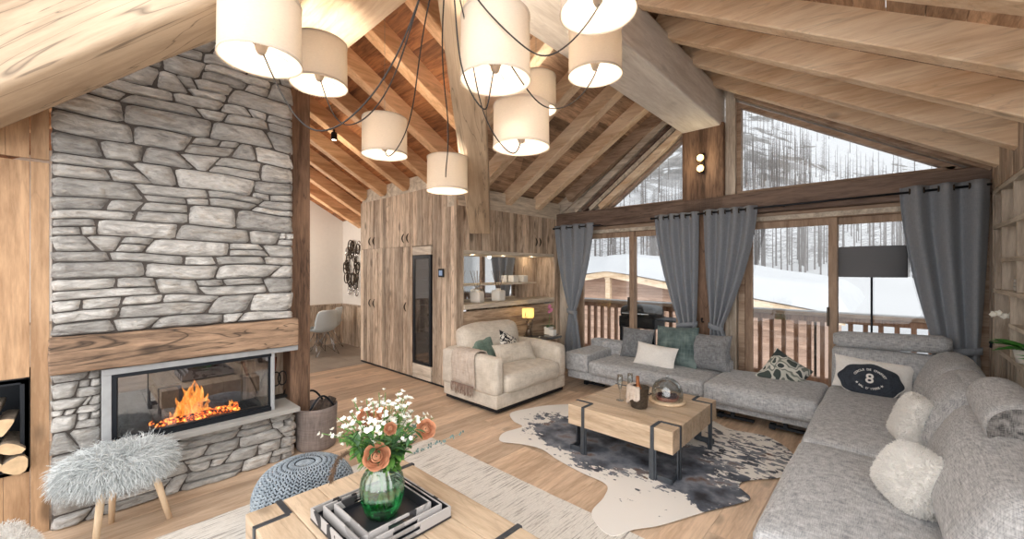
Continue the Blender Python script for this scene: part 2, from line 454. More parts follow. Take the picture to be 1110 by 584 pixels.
# gable triangles
def tri(nm, pts, label, th=.07):
    w = empty(nm, (0,0,0)); struct(w, label, 'window')
    cx = sum(p[0] for p in pts)/len(pts); cz = sum(p[1] for p in pts)/len(pts)
    inn = []
    n = len(pts)
    for i in range(n):   # inset polygon
        p0, p1, p2 = Vector(pts[i-1]), Vector(pts[i]), Vector(pts[(i+1) % n])
        d1 = (p1-p0).normalized(); d2 = (p2-p1).normalized()
        n1 = Vector((-d1.y, d1.x)); n2 = Vector((-d2.y, d2.x)); bis = (n1+n2)
        inn.append(p1 + bis*(th/max(.12, bis.dot(n1))))
    mb = MB()
    vs = [(p[0], YW+.03, p[1]) for p in pts] + [(p[0], YW+.03, p[1]) for p in inn] + [(p[0], YW+.13, p[1]) for p in pts] + [(p[0], YW+.13, p[1]) for p in inn]
    fs = []
    for i in range(n):
        j = (i+1) % n
        fs += [(i, j, n+j, n+i), (2*n+j, 2*n+i, 3*n+i, 3*n+j), (n+i, n+j, 3*n+j, 3*n+i), (j, i, 2*n+i, 2*n+j)]
    mb.add(vs, fs, .6); mb.build('window_frame', W['framex'], w)
    pane('pane', w, [tuple(q) for q in inn], YW+.07)
    return w
zt = lambda x: zm(x) - .00
tri('window_3', [(-3.16, 2.445), (-1.96, 2.445), (-1.96, 3.32)], 'left triangular gable window under the sloping rafters', .03)
tri('window_4', [(-1.36, 2.445), (.50, 2.445), (.44, 2.49), (-1.36, zm(-1.36)-.03)], 'right triangular gable window facing the snowy mountain', .045)
struct(MB().prism([(-3.99,2.445),(-3.14,2.445),(-1.96,3.30),(-1.96,3.71),(-3.99,2.47)], YW+.06, YW+.12, 'y', .5).build('trim_gable_infill', W['palex']), 'boards between the left gable window and the rafters', 'board')
for k_, (o_, w_, m_, y_) in enumerate(((.0,.085,'warm',.0),(.11,.06,'pale',.02),(.19,.05,'dark',.03),(.26,.09,'palex',.01))):
    x0_ = -3.16 - o_*1.7
    rb_ = MB().beam((x0_, YW-.04+y_, 2.445), (-1.96, YW-.04+y_, 2.445+(-1.96-x0_)*.73), .10, w_, .5).build('trim_strip', W[m_], bevel=.004)
    struct(rb_, 'sloping timber strip above the left gable window', 'board')
mb = MB().box(-1.47, -1.36, YW-.03, YW+.14, 2.445, zm(-1.4)+.1, .7)
struct(mb.build('trim_upright', W['palez'], bevel=.004), 'pale upright board beside the right gable window', 'board')
struct(MB().box(-3.7, -1.97, YW-.0, YW+.03, 2.10, 2.15).build('trim_window_head', W['pale']), 'pale head trim above the left sliding window', 'board'); struct(MB().box(-1.35, .63, YW-.0, YW+.03, 2.11, 2.16).build('trim_window_head', W['pale']), 'pale head trim above the right sliding window', 'board')
mb = MB(); mb.box(-1.47, -1.35, YW-.03, YW+.14, 0, 2.20, .6); mb.box(-3.99, -3.70, YW+.02, YW+.15, 0, 2.2, .7)
struct(mb.build('trim_jambs', W['palez'], bevel=.004), 'pale jamb boards at the sides of the tall windows', 'board')
mb = MB().box(XR-.02, XR+.4, YW, YW+.15, 0, 2.9, .4); struct(mb.build('wall_corner', W['cab']), 'right corner infill next to the window wall', 'wall')

# ---- roof boards (ceiling) : main left, main right, wing forward, wing back; thin slabs above the rafters
def slab(pts, mat, n_boards, label, across):
    """roof slab from polygon of boards: pts is function (u,v)->point, rows along v"""
    mb = MB(); us = 0.0
    while us < 1-1e-6:
        du = min(n_boards*rnd(.8,1.2), 1-us); a, b = us, us+du; t = random.random(); us += du
        segs = sorted([0, 1] + [random.random() for _ in range(2)])
        for s0, s1 in zip(segs[:-1], segs[1:]):
            q = [Vector(across(a+.0006, s0)), Vector(across(b-.0006, s0)), Vector(across(b-.0006, s1)), Vector(across(a+.0006, s1))]
            up = [v + Vector((0,0,.05)) for v in q]
            mb.add(q+up, [(0,1,2,3),(7,6,5,4),(0,4,5,1),(1,5,6,2),(2,6,7,3),(3,7,4,0)], random.random())
    o = mb.build('ceiling', mat); return struct(o, label, 'ceiling')
LF = lambda a, b, t: a + (b-a)*t
# right slope, boards along y
slab(None, W['board'], .06, 'brown roof boards above the right-hand rafters', lambda u, v: (LF(RX, XR+.5, u), LF(1.3, YW+.5, v), zm(LF(RX, XR+.5, u))+RD+.01))
# left slope: bounded by the valleys (|x-RX| < |y-RY|*SW/SM )
def left_pt(u, v):
    x = LF(RX, XL-.5, u); ys = RY + (RX-x)*SM/SW
    return (x, LF(ys, YW+.5, v), zm(x)+RD+.01)
slab(None, W['board'], .055, 'aged roof boards between the left-hand rafters by the window', left_pt)
def wing_pt(u, v):
    y = LF(RY, YD+.1, u); xs = RX - (y-RY)*SW/SM
    return (LF(XD-.2, xs, v), y, zw(y)+RD+.01)
slab(None, W['boardx'], .055, 'orange-brown roof boards over the dining wing', wing_pt)
def wing_pt2(u, v):
    y = LF(RY, -1.3, u); xs = RX + (y-RY)*SW/SM*1.0
    return (LF(XD-.2, xs, v), y, zw(y)+RD+.01)
slab(None, W['boardx'], .055, 'roof boards of the wing above the fireplace', wing_pt2)
def left_pt2(u, v):
    x = LF(-3.0, XL-.5, u); ys = RY - (RX-x)*SM/SW
    return (x, LF(-1.3, max(ys, -1.3), v), zm(x)+RD+.01)
slab(None, W['board'], .055, 'roof boards behind the pale valley beam', left_pt2)
mb = MB().box(XL-.5, XR+.6, YW+.5, YW+.55, 2.0, 4.2)
# rafters -------------------------------------------------------------
RAFTG = {}
def rafter(a, b, w, h, mat, label, group, n):
    o = MB().beam(a, b, w, h, random.random(), seg=1).build('trim_rafter', mat, bevel=.008, segs=1)
    return struct(o, label, 'rafter', group)
k = 0
for i in range(1, 7):                  # right slope
    y = 1.16 + .655*i + .0
    if y+.06 < YW-.02: rafter((RX+.05, y, zm(RX+.05)), (XR+.12, y, zm(XR+.12)), .125, RD, W['warm'], 'pale spruce rafter sloping down to the shelf wall', 'rafters on the right roof slope', k)
for y in (3.53, 4.19, 4.85):           # left slope near window
    rafter((RX-.05, y, zm(RX+.05)), (XL-.1, y, zm(XL-.1)), .13, RD, W['warm'], 'spruce rafter sloping down to the bar niche wall', 'rafters on the left roof slope', k)
for y, xe in ((2.87, None), (2.21, None)):
    xe = RX - (y-RY)*SW/SM
    rafter((RX-.05, y, zm(RX+.05)), (xe, y, zm(xe)), .13, RD, W['warm'], 'short jack rafter from the ridge to the valley beam', 'jack rafters of the left roof slope', k)
for i in range(9):                      # wing
    x = -2.64 - .635*i
    ye = min(YD, RY + (RX-x)*SM/SW)
    if x < XL: ye = YC+.0 if x > XC0 else YD
    rafter((x, RY+.05, zw(RY+.05)), (x, ye, zw(ye)), .13, RD, W['warmy'], 'orange spruce rafter over the dining wing' , 'rafters of the dining wing', k)
for i in range(4):
    x = -4.5 - .635*i
    rafter((x, RY-.05, zw(RY+.05)), (x, -1.6, zw(-1.6)), .13, RD, W['warmy'], 'spruce rafter on the far slope above the fireplace', 'rafters behind the fireplace', k)
# purlin / wall plates
mb = MB().box(XR-.03, XR+.1, 1.3, YW, 2.60, 2.68); mb.box(XL-.2, XL+.02, YC, YW, 2.36, 2.62, .7); mb.box(XC0, XL-.02, YC+.03, YC+.2, 2.5, 2.9, .7)
struct(mb.build('trim_plates', W['pale']), 'pale infill boards between the rafter feet', 'board')
# rafter by the gable glass
for (xa, xb, lab) in ((-1.97, -3.72, 'last rafter beside the left gable window'), (-1.36, .62, 'last rafter beside the right gable window')):
    for yy, ww in ((5.36, .12),):
        struct(MB().beam((xa, yy, zm(xa)-.0), (xb, yy, zm(xb)-.0), ww, RD, .6).build('trim_rafter', W['framex'], bevel=.006), lab, 'rafter')
# gable infill above last rafter
struct(MB().prism([(-4.3, zm(-4.3)), (RX, zm(RX)), (1.2, zm(1.2)), (1.2, zm(1.2)+.3), (RX, zm(RX)+.3), (-4.3, zm(-4.3)+.3)], YW+.02, YW+.2, 'y').build('trim_gable', W['palex']), 'boards closing the gable above the windows', 'board')
# ridge beams
struct(MB().beam((RX, 1.0, 3.30), (RX, YW+.1, 3.30), .465, .44, .5, seg=1).build('trim_ridge_beam', W['ridge'], bevel=.02), 'large greyed ridge beam running to the window wall', 'beam')
struct(MB().beam((RX+.2, 1.24, 3.30), (-3.80, 1.24, 3.30), .47, .40, .5).build('trim_wing_ridge_beam', W['warm'], bevel=.02), 'wing ridge beam above the post by the fireplace', 'beam')
struct(MB().box(-4.62, -3.8, 1.02, 1.46, 3.30, 3.7).build('trim_wing_ridge_beam', W['warm'], bevel=.02), 'end of the wing ridge beam behind the chimney breast', 'beam')
# valley beams
a = Vector((-1.60, 1.28, 3.30)); s = 2.2; b = Vector((a.x-s, a.y+s, a.z-SM*.97*s))
struct(rot_beam(a, b, .26, .32, W['beam'], 'trim_valley_beam', .015), 'valley beam ending in mid air before the cupboards', 'beam')
a = Vector((-1.70, 1.33, 3.37)); s = 3.2; b = Vector((a.x-s, a.y-s, a.z-.64*s))
struct(rot_beam(a, b, .25, .46, W['beam'], 'trim_valley_beam', .03, .005), 'massive pale hewn valley beam at the upper left', 'beam')
# ------------------------------------------------------------------ fireplace
def stone_mat():
    m, nt, b = newmat('grey_quarry_stone'); v = coords(nt, (1,.45,1.4), tone_shift=1)
    n = noise_n(nt, v, 7, 7, .6, 1.2); n2 = noise_n(nt, v, 28, 6, .7, .5)
    c = ramp(nt, n, [(.22, srgb(96,92,90)), (.38, srgb(160,156,152)), (.55, srgb(206,204,200)), (.68, srgb(172,160,146)), (.8, srgb(190,188,186))])
    c = mixc(nt, .45, c, ramp(nt, n2, [(.32, srgb(92,88,86)), (.5, srgb(176,174,170)), (.7, srgb(226,224,220))]))
    at = nt.nodes.new('ShaderNodeAttribute'); at.attribute_name = 'tone'
    hs = nt.nodes.new('ShaderNodeHueSaturation'); nt.links.new(c, hs.inputs['Color']); nt.links.new(math_n(nt, 'ADD', math_n(nt, 'MULTIPLY', at.outputs['Fac'], .55), .82), hs.inputs['Value'])
    nt.links.new(hs.outputs['Color'], b.inputs['Base Color']); b.inputs['Roughness'].default_value = .85
    bump(nt, b, math_n(nt, 'ADD', n, math_n(nt, 'MULTIPLY', n2, .8)), 1.0, .035); return m
M['stone'] = stone_mat()
M['mortar'] = plain('dark_joints', srgb(84,78,74), .95, nscale=40)
def stones(mb, u0, u1, z0, z1, P, clip=None, hmin=.045, hmax=.13, seed=0, lmin=.10, lmax=.42, warp=.022):
    """P(u,z,d) -> world point; irregular dry-stone courses"""
    R = random.Random(seed)
    def wp(u, z):
        n = noise.noise_vector(Vector((u*2.6+seed, z*3.4, seed*.7)))
        e = min(1, (u-u0)/.06, (u1-u)/.06) if True else 1
        f = min(1, (z-z0)/.05, (z1-z)/.05)
        return u + n.x*warp*1.6*max(0, e), z + n.y*warp*max(0, f)
    z = z0
    while z < z1 - .01:
        h = R.uniform(hmin, hmax)
        if z1 - z - h < hmin*.7: h = z1 - z
        u = u0; jl = 0.0
        while u < u1 - .01:
            L = R.uniform(lmin, lmax)*(h/.1)**.35
            if u1 - u - L < lmin*.6: L = u1 - u
            last = u + L > u1 - .005; jr = 0.0 if last else R.uniform(-.45,.45)*h; J = (jl, jr); Z_ = (z, h); U_ = (u, L); jl = jr
            # sometimes split the cell in two thin stones or a small filler
            cells = [(u, u+L, z, z+h)]
            if h > .085 and R.random() < .35:
                k = R.uniform(.35,.65); cells = [(u, u+L, z, z+h*k), (u, u+L, z+h*k, z+h)]
                if R.random() < .6:
                    q = R.uniform(.3,.7); c0 = cells.pop(R.randrange(2)); cells += [(c0[0], c0[0]+L*q, c0[2], c0[3]), (c0[0]+L*q, c0[1], c0[2], c0[3])]
            for (a, b, c, d) in cells:
                if clip and clip((a+b)/2, d): continue
                g = R.uniform(.0005,.0025); dep = R.uniform(.028,.05); tone = R.random(); n = max(5, int((b-a)/.03)); m = 8
                sk = R.uniform(-.2,.2)*(d-c); sk2 = R.uniform(-.2,.2)*(d-c); tw = R.uniform(-.008,.008)
                vs = []
                for i in range(n+1):
                    for j in range(m+1):
                        s, t = -1+2*i/n, -1+2*j/m
                        # rounded corners
                        rr = 1 - .05*(abs(s)**6)*(abs(t)**6) - .025*noise.noise(Vector((s*3+a*9, t*3+c*9, 1)))
                        uu = (a+b)/2 + s*rr*((b-a)/2-g) + sk*.5*t*(1 if s > 0 else -1)*abs(s)**3
                        zz = (c+d)/2 + t*rr*((d-c)/2-g) + sk2*0*s
                        hgt = dep*(1-abs(s)**16)**.5*(1-abs(t)**9)**.5
                        hgt += (1-abs(s)**4)*(1-abs(t)**4)*(.016*noise.noise(Vector((uu*14, zz*30, seed+tone*9))) + .009*noise.noise(Vector((uu*45, zz*70, seed))) + tw*s)
                        fz = (zz-Z_[0])/Z_[1]*2-1; fu = max(0, min(1, (uu-U_[0])/U_[1])); uu += (J[0]*(1-fu)+J[1]*fu)*fz
                        uu, zz = wp(uu, zz)
                        vs.append(P(uu, zz, hgt))
                fs = [(i*(m+1)+j, (i+1)*(m+1)+j, (i+1)*(m+1)+j+1, i*(m+1)+j+1) for i in range(n) for j in range(m)]
                mb.add(vs, fs, tone, True)
            u += L
        z += h
fp = empty('fireplace', (-3.8, .56, 0), 0, 'grey dry-stone fireplace with a wide glass fronted fire and an old oak mantel beam', 'fireplace')
O = Vector((-3.8, .56, 0))
def L0(mb): return mb.xf(Matrix.Translation(-O))
XF = -3.635
mb = MB(); stones(mb, -.105, 1.225, 1.15, 3.55, lambda u, z, d: (XF+d-.006, u, z), lambda u, z: z > zw(u)+RD, seed=3, hmin=.05, hmax=.15, lmin=.12, lmax=.46, warp=.03)
L0(mb).build('stone_chimney_breast', M['stone'], fp)
mb = MB(); mb.prism([(-.1,1.0),(1.21,1.0),(1.21,zw(1.2)+RD),(-.1,zw(-.1)+RD)], -4.0, XF, 'x'); mb.box(-4.0, XF, -.1, .12, 0, 1.0); mb.box(-4.0, XF, .1, 1.2, 0, .40); mb.box(-4.0, XF, .1, 1.21, .92, 1.1)
L0(mb).build('masonry_core', M['mortar'], fp)
mb = MB(); stones(mb, -.105, .105, 0, .925, lambda u, z, d: (XF+d-.006, u, z), seed=11, lmin=.09, lmax=.2)
stones(mb, .105, 1.225, 0, .395, lambda u, z, d: (XF+d-.004, u, z), seed=17, hmin=.05, hmax=.14, lmin=.1, lmax=.36)
stones(mb, -4.0, XF+.02, 0, .395, lambda u, z, d: (u, 1.205+d, z), seed=19)
L0(mb).build('stone_plinth', M['stone'], fp)
L0(MB().rbox(.10, 1.355, .215, .012, (-3.60,.565,1.04), (.004,0,.0), 26, nz=.007, nsc=7)).build('mantel_beam', W['mantel'], fp)
M['slabstone'] = plain('honed_grey_stone', srgb(158,156,152), .6, nscale=5, namt=.14, bmp=.1)
L0(MB().box(-3.99, -3.52, .13, 1.245, .395, .43)).build('hearth_slab', M['slabstone'], fp, bevel=.004)
M['frame'] = plain('grey_concrete_trim', srgb(160,162,164), .6, nscale=20, namt=.08)
mb = MB(); mb.box(-3.66,-3.585,.105,1.25,.885,.925); mb.box(-3.66,-3.585,.105,.15,.395,.885); mb.box(-3.66,-3.60,1.055,1.08,.43,.885)
L0(mb).build('trim_frame', M['frame'], fp, bevel=.003)
mb = MB()
for (a, b, c, d) in ((.15,1.055,.43,.46),(.15,1.055,.86,.885),(.15,.175,.46,.86)): mb.box(-3.64,-3.595,a,b,c,d)
mb.box(-3.63,-3.605,.19,1.045,.46,.475); mb.box(-3.64,-3.62,1.035,1.055,.46,.86)
mb.box(-4.0,-3.6,1.035,1.055,.43,.46); mb.box(-4.0,-3.6,1.035,1.055,.86,.885)
L0(mb).build('black_door_frame', M['black'], fp, bevel=.002)
M['fireglass'] = glass_mat('fire_glass', (.9,.92,.95), 0, .5)
fg = L0(MB().box(-3.617,-3.611,.18,1.035,.475,.86)); fg.build('fire_glass', M['fireglass'], fp)
L0(MB().box(-3.96,-3.64,1.041,1.047,.46,.86)).build('side_glass', M['fireglass'], fp)
M['firebrick'] = plain('sooty_vermiculite', srgb(96,92,88), .9, nscale=9, namt=.4, bmp=.3)
mb = MB(); mb.box(-3.985,-3.95,.17,.93,.45,.87,.5); mb.box(-3.96,-3.65,.165,.19,.45,.87); mb.box(-3.98,-3.63,.17,1.03,.44,.455)
for y in (.36,.55,.74): mb.box(-3.952,-3.944,y-.004,y+.004,.47,.8)
mb.box(-3.95,-3.93,.2,.9,.68,.69); mb.box(-3.98,-3.62,.17,1.04,.865,.88)
L0(mb).build('firebox', M['firebrick'], fp)
# grate
mb = MB()
for k in range(7): mb.box(-3.92+.03*k,-3.91+.03*k,.80,.98,.455,.465)
mb.box(-3.93,-3.72,.795,.805,.455,.468); mb.box(-3.93,-3.72,.975,.985,.455,.468); L0(mb).build('grate', M['black'], fp)
M['charred'] = plain('charred_log', srgb(66,54,46), .9, nscale=40, namt=.6, bmp=.8)
def ember_mat():
    m, nt, b = newmat('glowing_embers'); n = noise_n(nt, coords(nt), 60, 4)
    c = ramp(nt, n, [(.42, (.02,.012,.01)), (.52, (1,.12,.01)), (.68, (1,.5,.08))])
    nt.links.new(c, b.inputs['Base Color']); nt.links.new(c, b.inputs['Emission Color'])
    nt.links.new(ramp(nt, n, [(.44, 0.0), (.6, 1.0)]), b.inputs['Emission Strength'])
    e = math_n(nt, 'MULTIPLY', ramp(nt, n, [(.44, 0.0), (.62, 1.0)]), 2.6); nt.links.new(e, b.inputs['Emission Strength']); return m
M['ember'] = ember_mat()
mb = MB()
for k in range(46):
    y = rnd(.36,.86); mb.ellip(rnd(.012,.026), rnd(.015,.04), rnd(.008,.016), (rnd(-3.86,-3.68), y, .462+rnd(0,.02)), n=7, m=5, nz=.01, nsc=30)
o = mb.build('embers', M['ember']); tag(o, 'heap of glowing embers on the floor of the fireplace', 'embers', None, 'stuff')
def log_thing(name, p0, p1, r, mat, endmat, label, cat, group=None, half=False, seed=0):
    p0, p1 = Vector(p0), Vector(p1); root = empty(name, p0, 0, label, cat, group)
    d = (p1-p0); n = 14; R = random.Random(seed); ph = R.uniform(0, 6)
    ax = d.normalized(); a = ax.cross(Vector((0,0,1)) if abs(ax.z) < .9 else Vector((1,0,0))).normalized(); b = ax.cross(a)
    prof = []
    for k in range(n):
        t = 2*PI*k/n
        x, y = math.cos(t), math.sin(t)
        if half and y < 0: y *= .25
        q = r*(1+.12*math.sin(3*t+ph)); c, s = math.cos(ph), math.sin(ph)
        prof.append((q*(x*c-y*s), q*(x*s+y*c)))
    mb = MB(); vs = []; segs = 6
    for i in range(segs+1):
        for (x, y) in prof:
            w = 1 + .08*noise.noise(Vector((x*40, i*1.7, seed)))
            vs.append(d*(i/segs) + a*x*w + b*y*w)
    fs = [(i*n+k, i*n+(k+1) % n, (i+1)*n+(k+1) % n, (i+1)*n+k) for i in range(segs) for k in range(n)]
    mb.add(vs, fs, R.random(), True); mb.build('bark', mat, root)
    for i, sg in ((0, -1), (segs, 1)):
        q = [vs[i*n+k] + ax*.0012*sg for k in range(n)]
        MB().add(q, [tuple(range(n))[::-sg]], R.random()).build('cut_end', endmat, root)
    return root
log_thing('burning_log', (-3.84,.36,.49), (-3.80,.80,.50), .03, M['charred'], M['charred'], 'charred log lying flat across the bed of embers', 'log', seed=1)
log_thing('burning_log', (-3.72,.40,.475), (-3.74,.86,.485), .022, M['ember'], M['charred'], 'thin glowing log at the front of the fire', 'log', seed=2)
log_thing('burning_log', (-3.86,.50,.53), (-3.70,.78,.545), .024, M['charred'], M['charred'], 'log leaning crosswise on top of the fire', 'log', seed=3)
log_thing('burning_log', (-3.80,.44,.45), (-3.86,.36,.72), .055, M['charred'], M['charred'], 'thick split log standing upright left of the flames', 'log', seed=4, half=True)
def flame_mat():
    m = bpy.data.materials.new('flame'); m.use_nodes = True; nt = m.node_tree; nt.nodes.remove(nt.nodes['Principled BSDF']); out = nt.nodes['Material Output']
    v = coords(nt, (1,1,.35)); n = noise_n(nt, v, 26, 4, .6, .8)
    c = ramp(nt, n, [(.3, (.9,.10,.01)), (.5, (1,.28,.03)), (.7, (1,.55,.14))])
    e = nt.nodes.new('ShaderNodeEmission'); nt.links.new(c, e.inputs[0]); e.inputs[1].default_value = 1.5
    t = nt.nodes.new('ShaderNodeBsdfTransparent'); mx = nt.nodes.new('ShaderNodeMixShader')
    nt.links.new(ramp(nt, n, [(.38, .1), (.62, .85)]), mx.inputs[0]); nt.links.new(t.outputs[0], mx.inputs[1]); nt.links.new(e.outputs[0], mx.inputs[2]); nt.links.new(mx.outputs[0], out.inputs[0]); return m
M['flame'] = flame_mat()
mb = MB()
for k in range(22):
    y = .58 + rnd(-1,1)*.10; h = max(.06, .32*(1-abs(y-.58)/.14)*rnd(.6,1)); x = rnd(-3.82,-3.74); r = rnd(.018,.032); pts = []; rs = []
    for i in range(9):
        t = i/8; pts.append((x + .01*math.sin(t*6+k), y + .022*math.sin(t*5+k*1.7)*t, .475 + h*t)); rs.append(r*(math.sin(PI*min(1, t*.9+.12))**.9)*(1-t*.5)+.0006)
    mb.tube(pts, rs, 8)
for k in range(12):
    y = rnd(.4,.86); h = rnd(.03,.07); x = rnd(-3.80,-3.70)
    mb.tube([(x, y, .47), (x, y+.005, .47+h*.5), (x, y-.004, .47+h)], [.012,.01,.001], 6)
tag(mb.build('flames', M['flame']), 'orange flames leaping over the logs in the fireplace', 'flames', None, 'stuff')

# wood panel on the left with log niche
W['bark'] = plain('birch_bark', srgb(150,136,120), .9, nscale=30, namt=.35, bmp=.7)
M['bark'] = W['bark']; M['cutwood'] = plain('split_wood', srgb(206,178,142), .8, nscale=25, namt=.14)
mb = MB()
XP = -3.665
t0 = random.random
for (a, b, z0, z1) in ((-.70,-.187,.925,2.18),(-.70,-.187,2.20,2.9),(-.70,-.187,.0,.375),(-.183,-.112,0,2.18),(-.183,-.112,2.20,3.0)):
    if b-a > .2:
        u = a
        while u < b-.01:
            q = min(u+rnd(.16,.26), b); mb.box(XP-.02, XP, u+.001, q-.001, z0, z1, random.random()); u = q
    else: mb.box(XP-.02, XP+.008, a, b, z0, z1, .2 + .3*random.random())
struct(mb.build('wall_panel', W['panel']), 'honey coloured spruce panelling left of the stone chimney', 'wall')
nb = empty('log_niche', (XP-.2, -.40, .38), 0, 'black steel log niche set in the wooden panel at the left edge', 'log holder')
mb = MB(); a0, a1, z0, z1 = -.30, .213, 0, .54
for bx in ((-.2,.215,a0-.3,a1,z0,z0+.02),(-.2,.215,a0-.3,a1,z1-.02,z1),(-.2,.215,a1-.02,a1,z0,z1),(-.2,-.19,a0-.3,a1,z0,z1),(.2,.215,a1-.035,a1,z0,z1),(.2,.215,a0-.3,a1,z0,z0+.03),(.2,.215,a0-.3,a1,z1-.03,z1)): mb.box(*bx)
mb.build('steel_box', M['black'], nb, bevel=.002)
lg = 'split logs stacked in the wall niche'
stack = [(-.245,.445,.05,0),(-.35,.45,.055,1),(-.24,.555,.05,1),(-.335,.56,.05,1),(-.26,.665,.048,1),(-.37,.67,.055,0),(-.30,.755,.04,1),(-.46,.5,.05,1),(-.45,.62,.05,1)]
names = ['birch log at the bottom right of the niche stack','bottom middle split log in the niche stack','pale split log above the birch log at the niche side','split log in the middle of the niche stack','upper right split log in the niche','upper middle round log in the niche','topmost small split log in the niche','lower left split log in the niche by the picture edge','upper left split log in the niche by the picture edge']
for i, ((y, z, r, hf), lb) in enumerate(zip(stack, names)):
    log_thing('firewood_log', (-3.86, y, z), (-3.55-.06, y+rnd(-.01,.01), z+rnd(-.005,.005)), r, M['bark'], M['cutwood'], lb, 'log', lg, half=bool(hf), seed=20+i)

# wooden wall and post behind the fire tools
mb = MB(); boards(mb, .95, 1.33, 0, 1.2, -4.0, 'y', 1, wmin=.1, wmax=.16); mb.box(-4.03,-4.0,.25,1.33,0,3.3,.3)
struct(mb.build('wall_fireplace_side', W['cab']), 'grey boards behind the fire tools next to the glass fire', 'wall')
struct(MB().box(-4.02,-3.80,1.262,1.428,0,3.32,.5).build('trim_post_fireplace', W['darkz'], bevel=.012), 'weathered post between the stone chimney and the dining opening', 'post')
# fire tools on the wall
ft = empty('fire_tool_set', (-3.93,1.13,.43), 0, 'black wrought iron fire tools with red-brown handles beside the fire', 'fire tools')
M['iron'] = plain('wrought_iron', (.03,.028,.027), .6, .5)
M['redwood'] = plain('red_brown_handle', srgb(112,56,36), .5)
for nm, dy, lean in (('poker', -.06, -.10), ('shovel', .02, .02), ('brush', .11, .13)):
    MB().tube([(0,dy,.0),(0.01,dy+lean*.5,.15),(0.02,dy+lean,.26)], .007, 8).build(nm, M['iron'], ft)
    MB().tube([(0.02,dy+lean,.24),(.02,dy+lean*1.35,.36)], [.011,.014], 8).build('handle', M['redwood'], ft)
mb = MB()
for dy in (-.03,.05,.1):
    mb.tube([(.03,dy+.035*math.cos(t*PI/7),.17+.06*math.sin(t*PI/7)) for t in range(15)], .006, 6)
mb.box(-.02,.05,-.1,.16,0,.02); mb.build('tongs', M['iron'], ft)
# log basket
bk = empty('log_basket', (-3.70,1.44,0), 0, 'round grey felt log basket with black handles beside the hearth', 'basket')
M['felt'] = fabric('grey_felt', srgb(108,98,94), srgb(140,128,122), 120)
prof = [(.001,.006),(.155,.006),(.162,.03),(.17,.33),(.172,.36),(.165,.36),(.158,.33),(.15,.03),(.001,.02)]
MB().lathe(prof, n=36).build('felt_body', M['felt'], bk)
for sg in (-1, 1):
    MB().tube([(sg*.12, -.10+.2*t/12, .36+.10*math.sin(PI*t/12)) for t in range(13)], .009, 8).build('handle', M['black'], bk)
for i in range(3):
    log_thing('basket_log', (-3.78+.06*i, 1.36+.02*i, .12), (-3.70+.03*i, 1.50+.03*i, .37+.02*i), .035, M['charred'], M['charred'], ['dark log leaning in the felt basket, nearest the hearth','dark middle log in the felt basket','dark log in the felt basket, nearest the doorway'][i], 'log', 'logs in the felt basket', seed=50+i)
# ------------------------------------------------------------------ cupboards on the left
def leaf_handle(par, x, z, y=YC-.02, axis='x', h=.13, mat=None):
    mb = MB()
    pts = [(x, y-.028*math.sin(PI*t/8)-.006, z-h/2+h*t/8) for t in range(9)] if axis == 'x' else [(y+.028*math.sin(PI*t/8)+.006, x, z-h/2+h*t/8) for t in range(9)]
    mb.tube(pts, [.004+.007*math.sin(PI*t/8) for t in range(9)], 8)
    return mb.build('handle', mat or M['darkmetal'], par)
cp = empty('fitted_cupboard', (-5.3, YC+.3, 0), 0, 'tall fitted cupboard of old grey boards with bronze leaf handles', 'cupboard')
Oc = Vector((-5.3, YC+.3, 0)); Lc = Matrix.Translation(-Oc)
def cpart(mb, nm, mat, par=None, **k):
    return mb.xf(Lc).build(nm, mat, par or cp, **k)
def cprof(x0, x1, z0=0.0): return MB().prism([(YC+.02,z0),(YC+.45,z0),(YC+.45,zw(YC+.45)-.03),(YC+.02,2.66)], x0, x1, 'x')
cpart(cprof(XC0, -5.02), 'carcass', W['cab'])
cpart(cprof(-4.50, -4.42).box(-4.42, XL-.045, YC+.02, YC+.05, 0.0, 2.6).prism([(YC+.02,1.88),(YC+.45,1.88),(YC+.45,zw(YC+.45)-.03),(YC+.02,2.66)], -5.02, -4.5, 'x').box(-5.02,-4.5,YC+.42,YC+.45,0,1.88), 'carcass_side', W['cab'])
cpart(MB().box(XC0, XL-.045, YC+.01, YC+.03, 0, .03), 'plinth', M['black'])
def dpanel(nm, x0, x1, z0, z1, hx=None, hz=None):
    mb = boards(MB(), x0+.003, x1-.003, z0, z1, YC+.02, 'x', -1, th=.022, wmin=.08, wmax=.15)
    d = cpart(mb, nm, W['cab'])
    if hx is not None:
        h = leaf_handle(None, hx, hz); h.data.transform(Lc); h.parent = d
    return d
dpanel('door', XC0, -6.09, .03, 1.88, -6.16, 1.01); dpanel('door', -6.09, -5.06, .03, 1.88, -6.03, 1.01)
dpanel('door', XC0, -6.09, 1.885, 2.66, -6.16, 2.0); dpanel('door', -6.09, -5.06, 1.885, 2.66, -6.03, 2.0)
h = leaf_handle(None, -5.12, 1.01); h.data.transform(Lc); h.parent = cp
h = leaf_handle(None, -5.18, 2.0); h.data.transform(Lc); h.parent = cp
h = leaf_handle(None, -5.06, 2.0); h.data.transform(Lc); h.parent = cp
dpanel('side_panel', -5.055, -5.0, .03, 2.66); dpanel('top_panel', -5.0, -4.52, 1.885, 2.66); dpanel('end_panel', -4.52, XL-.045, .03, 2.66)
wc = empty('wine_cooler', (-4.765, YC+.3, .02), 0, 'slim black glass wine cooler built into the grey board cupboard', 'wine cooler')
Lw = Matrix.Translation(-Vector((-4.765, YC+.3, .02)))
def wpart(mb, nm, mat, par=None, **k): return mb.xf(Lw).build(nm, mat, par or wc, **k)
wpart(MB().box(-4.98,-4.54,YC-.01,YC+.02,1.755,1.87,.7), 'upper_front', W['palex'], bevel=.003); wpart(MB().box(-4.98,-4.54,YC-.01,YC+.02,.03,.225,.8), 'lower_front', W['palex'], bevel=.003)
